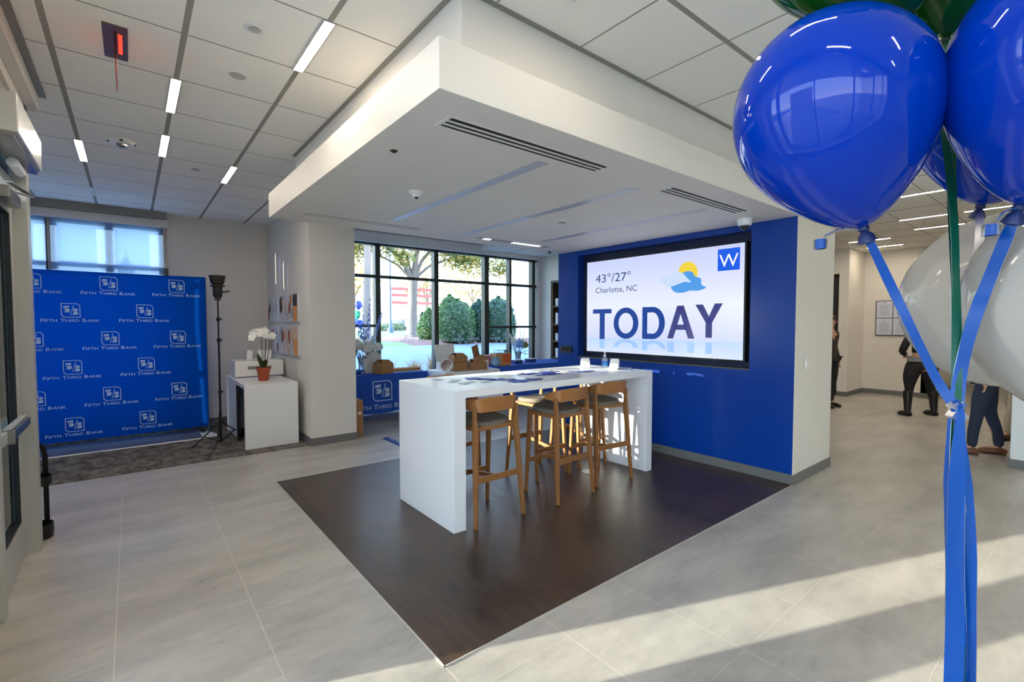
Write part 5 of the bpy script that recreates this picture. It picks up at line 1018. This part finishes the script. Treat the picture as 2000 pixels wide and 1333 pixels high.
# ================================================================== BALLOONS
CAMP = Vector((0, 0, 1.6))
BLUE = m_thin('blue_latex', '#0036ae', .04, .25, .02, ior=1.45); GREEN = m_thin('green_latex', '#0a5a1a', .05, .35, .03, ior=1.4); WLAT = m_thin('white_latex', '#d6d0c6', .06, .35, .3, ior=1.3)
KB = mat('knot_dark_blue', '#0a1d50', .5); RIB = m_thin('blue_ribbon_satin', '#0a50a4', .3, .3, 0, ior=1.35); RIBG = m_thin('green_ribbon_satin', '#0d5a44', .3, .3, 0, ior=1.35)
TIE = Vector((.933, .130, 1.476))
def balloon(label, c, k, Rr, mt, rpts, rmat=RIB, rw=.016, group='balloons in the foreground bunch', knotm=KB, curl=None):
    c, k = Vector(c), Vector(k); ax = (c-k).normalized(); kr = (c-k).length/Rr
    t = thing('balloon', label, 'balloon', k, 0, group)
    prof = []; n = 40
    for i in range(n+1):
        a = math.pi*i/n; z = -math.cos(a); r_ = math.sin(a)
        if z < 0: zz = z*(kr-.06); r_ = r_*(1-.36*(-z)**2.2)
        else: zz = z*1.06
        prof.append((max(r_*Rr, 0 if i in (0, n) else .001), zz*Rr+(c-k).length))
    b = MB(); b.lathe(prof[0:1]+prof[1:], 48, axis=ax); b.build('balloon_body', mt, t, smooth=True)
    b = MB(); b.lathe([(.006, .012), (.008, .004), (.005, 0), (.010, -.006), (.013, -.016), (.008, -.018), (0, -.014)], 14, axis=ax); b.build('knot', knotm, t, smooth=True)
    pts = [Vector(p)-k for p in rpts]
    if pts:
        # smooth the path
        sm = []
        for i in range(len(pts)-1):
            p0, p1, p2, p3 = pts[max(0, i-1)], pts[i], pts[i+1], pts[min(len(pts)-1, i+2)]
            for j in range(8): u = j/8; sm.append(.5*((2*p1)+(-p0+p2)*u+(2*p0-5*p1+4*p2-p3)*u*u+(-p0+3*p1-3*p2+p3)*u**3))
        sm.append(pts[-1]); nr = [(p+k-CAMP) for p in sm]; L = len(sm)
        tw = [Matrix.Rotation(.5*math.sin(i*.22), 3, (sm[min(i+1, L-1)]-sm[max(i-1, 0)]).normalized()) @ nr[i] for i in range(L)]
        MB().ribbon(sm, [rw*min(1, .45+.12*i) for i in range(L)], tw).build('ribbon', rmat, t, smooth=True)
    if curl:
        cc = Vector(curl)-k; b = MB(); b.ribbon([Vector((0, 0, 0))+cc*(i/6)+Vector((0, 0, .008*math.sin(i/6*3.1))) for i in range(7)], .012, [cc.cross(Vector((0, 0, 1)))+Vector((0, 0, .6))]*7)
        rt = Vector((.78, -.626, 0)); b.ribbon([cc+Vector((0, 0, -.012))+rt*(.0095*math.cos(a_)*(1-a_*.04)-.006)+Vector((-.626, -.78, 0))*.0095*math.sin(a_) for a_ in [j*.5 for j in range(22)]], .015, [Vector((0, 0, 1)).cross(rt)]*22)
        b.build('ribbon_curl', RIB, t, smooth=True)
    return t
balloon('large glossy blue balloon at left of the bunch, fully in view', (.841, .271, 1.92), (.898, .238, 1.742), .135, BLUE, [(.898, .238, 1.742), (.903, .226, 1.712), (.925, .198, 1.63), (.934, .155, 1.52), TIE], rw=.013, curl=(.872, .285, 1.738))
balloon('large glossy blue balloon cut by the right edge of the photo', (.912, .017, 1.93), (.948, .078, 1.752), .14, BLUE, [(.948, .078, 1.752), (.95, .098, 1.68), (.948, .118, 1.60), (.942, .128, 1.53), TIE], rw=.016, curl=(.936, .098, 1.74))
balloon('blue balloon hanging behind between the two largest blue ones', (1.242, .117, 1.966), (1.272, .155, 1.817), .14, BLUE, [(1.272, .155, 1.817), (1.2, .145, 1.74), (1.09, .14, 1.66), (.98, .135, 1.55), TIE], rw=.014)
balloon('green balloon at the top edge above the left blue balloon', (.906, .272, 2.254), (1.04, .215, 2.11), .14, GREEN, [(1.04, .215, 2.11), (1.06, .185, 1.98), (1.02, .155, 1.79), (.96, .138, 1.62), TIE], RIBG, .01, knotm=mat('knot_green', '#0a3a14', .5))
balloon('green balloon at the top edge between the two largest blue ones', (1.105, .164, 2.265), (1.177, .197, 2.114), .14, GREEN, [(1.177, .197, 2.114), (1.12, .177, 1.98), (1.035, .158, 1.79), (.96, .138, 1.62), TIE], RIBG, .012, knotm=mat('knot_green'))
balloon('large translucent white balloon beside the ribbons, left of two', (1.494, .1325, 1.645), (1.66, .21, 1.50), .188, WLAT, [], knotm=WLAT)
balloon('large translucent white balloon cut by the right edge, right of two', (1.10, -.022, 1.626), (1.23, .0, 1.45), .18, WLAT, [], knotm=WLAT)
t = thing('ribbon_bundle', 'knotted bundle of blue and green ribbons hanging down below the balloons', 'ribbons', TIE, 0)
b = MB(); b.ball((0, 0, 0), .008, sc=(1.1, .9, 1.5), seg=10, rings=7); b.beam((-.006, .004, .006), (.008, -.006, -.016), .012, .009); b.beam((.006, -.004, .008), (-.006, .005, -.014), .012, .008); b.build('tied_knot', RIB, t, smooth=True)
q = random.Random(4)
for i, (off, wd, mt, ph) in enumerate(((-.011, .022, RIB, 0), (.009, .022, RIB, 1.5), (.0, .018, RIBG, .8), (-.003, .024, RIB, 2.6), (.013, .016, RIB, 3.6))):
    pts = []; wds = []; nr = []
    for k in range(40):
        u = k/39; z = -u*1.44; x = off*min(1, .1+u*6)*(1+.15*math.sin(u*9+ph))+.004*math.sin(u*14+ph)*min(1, u*5); lean = .018*min(1, u/.24)
        p = Vector((.78, -.626, 0))*(x+lean)+Vector((.626, .78, 0))*(.004*i-.008+.004*math.sin(u*11+ph)); p.z = z; pts.append(p); wds.append(wd*min(1, .35+u*9)); nr.append(Matrix.Rotation(.55*math.sin(u*12+ph), 3, 'Z') @ Vector((.99, .13, 0)))
    MB().ribbon(pts, wds, nr).build('ribbon', mt, t, smooth=True)
t2 = thing('balloon_weight', 'small blue foil weight on the floor holding the ribbons', 'weight', (TIE.x+.014, TIE.y-.011, 0)); MB().lathe([(.05, 0), (.055, .01), (.03, .06), (.012, .075), (.03, .09), (0, .085)], 12).build('foil', mat('blue_foil', '#1c4fbf', .2, .8), t2, smooth=True)
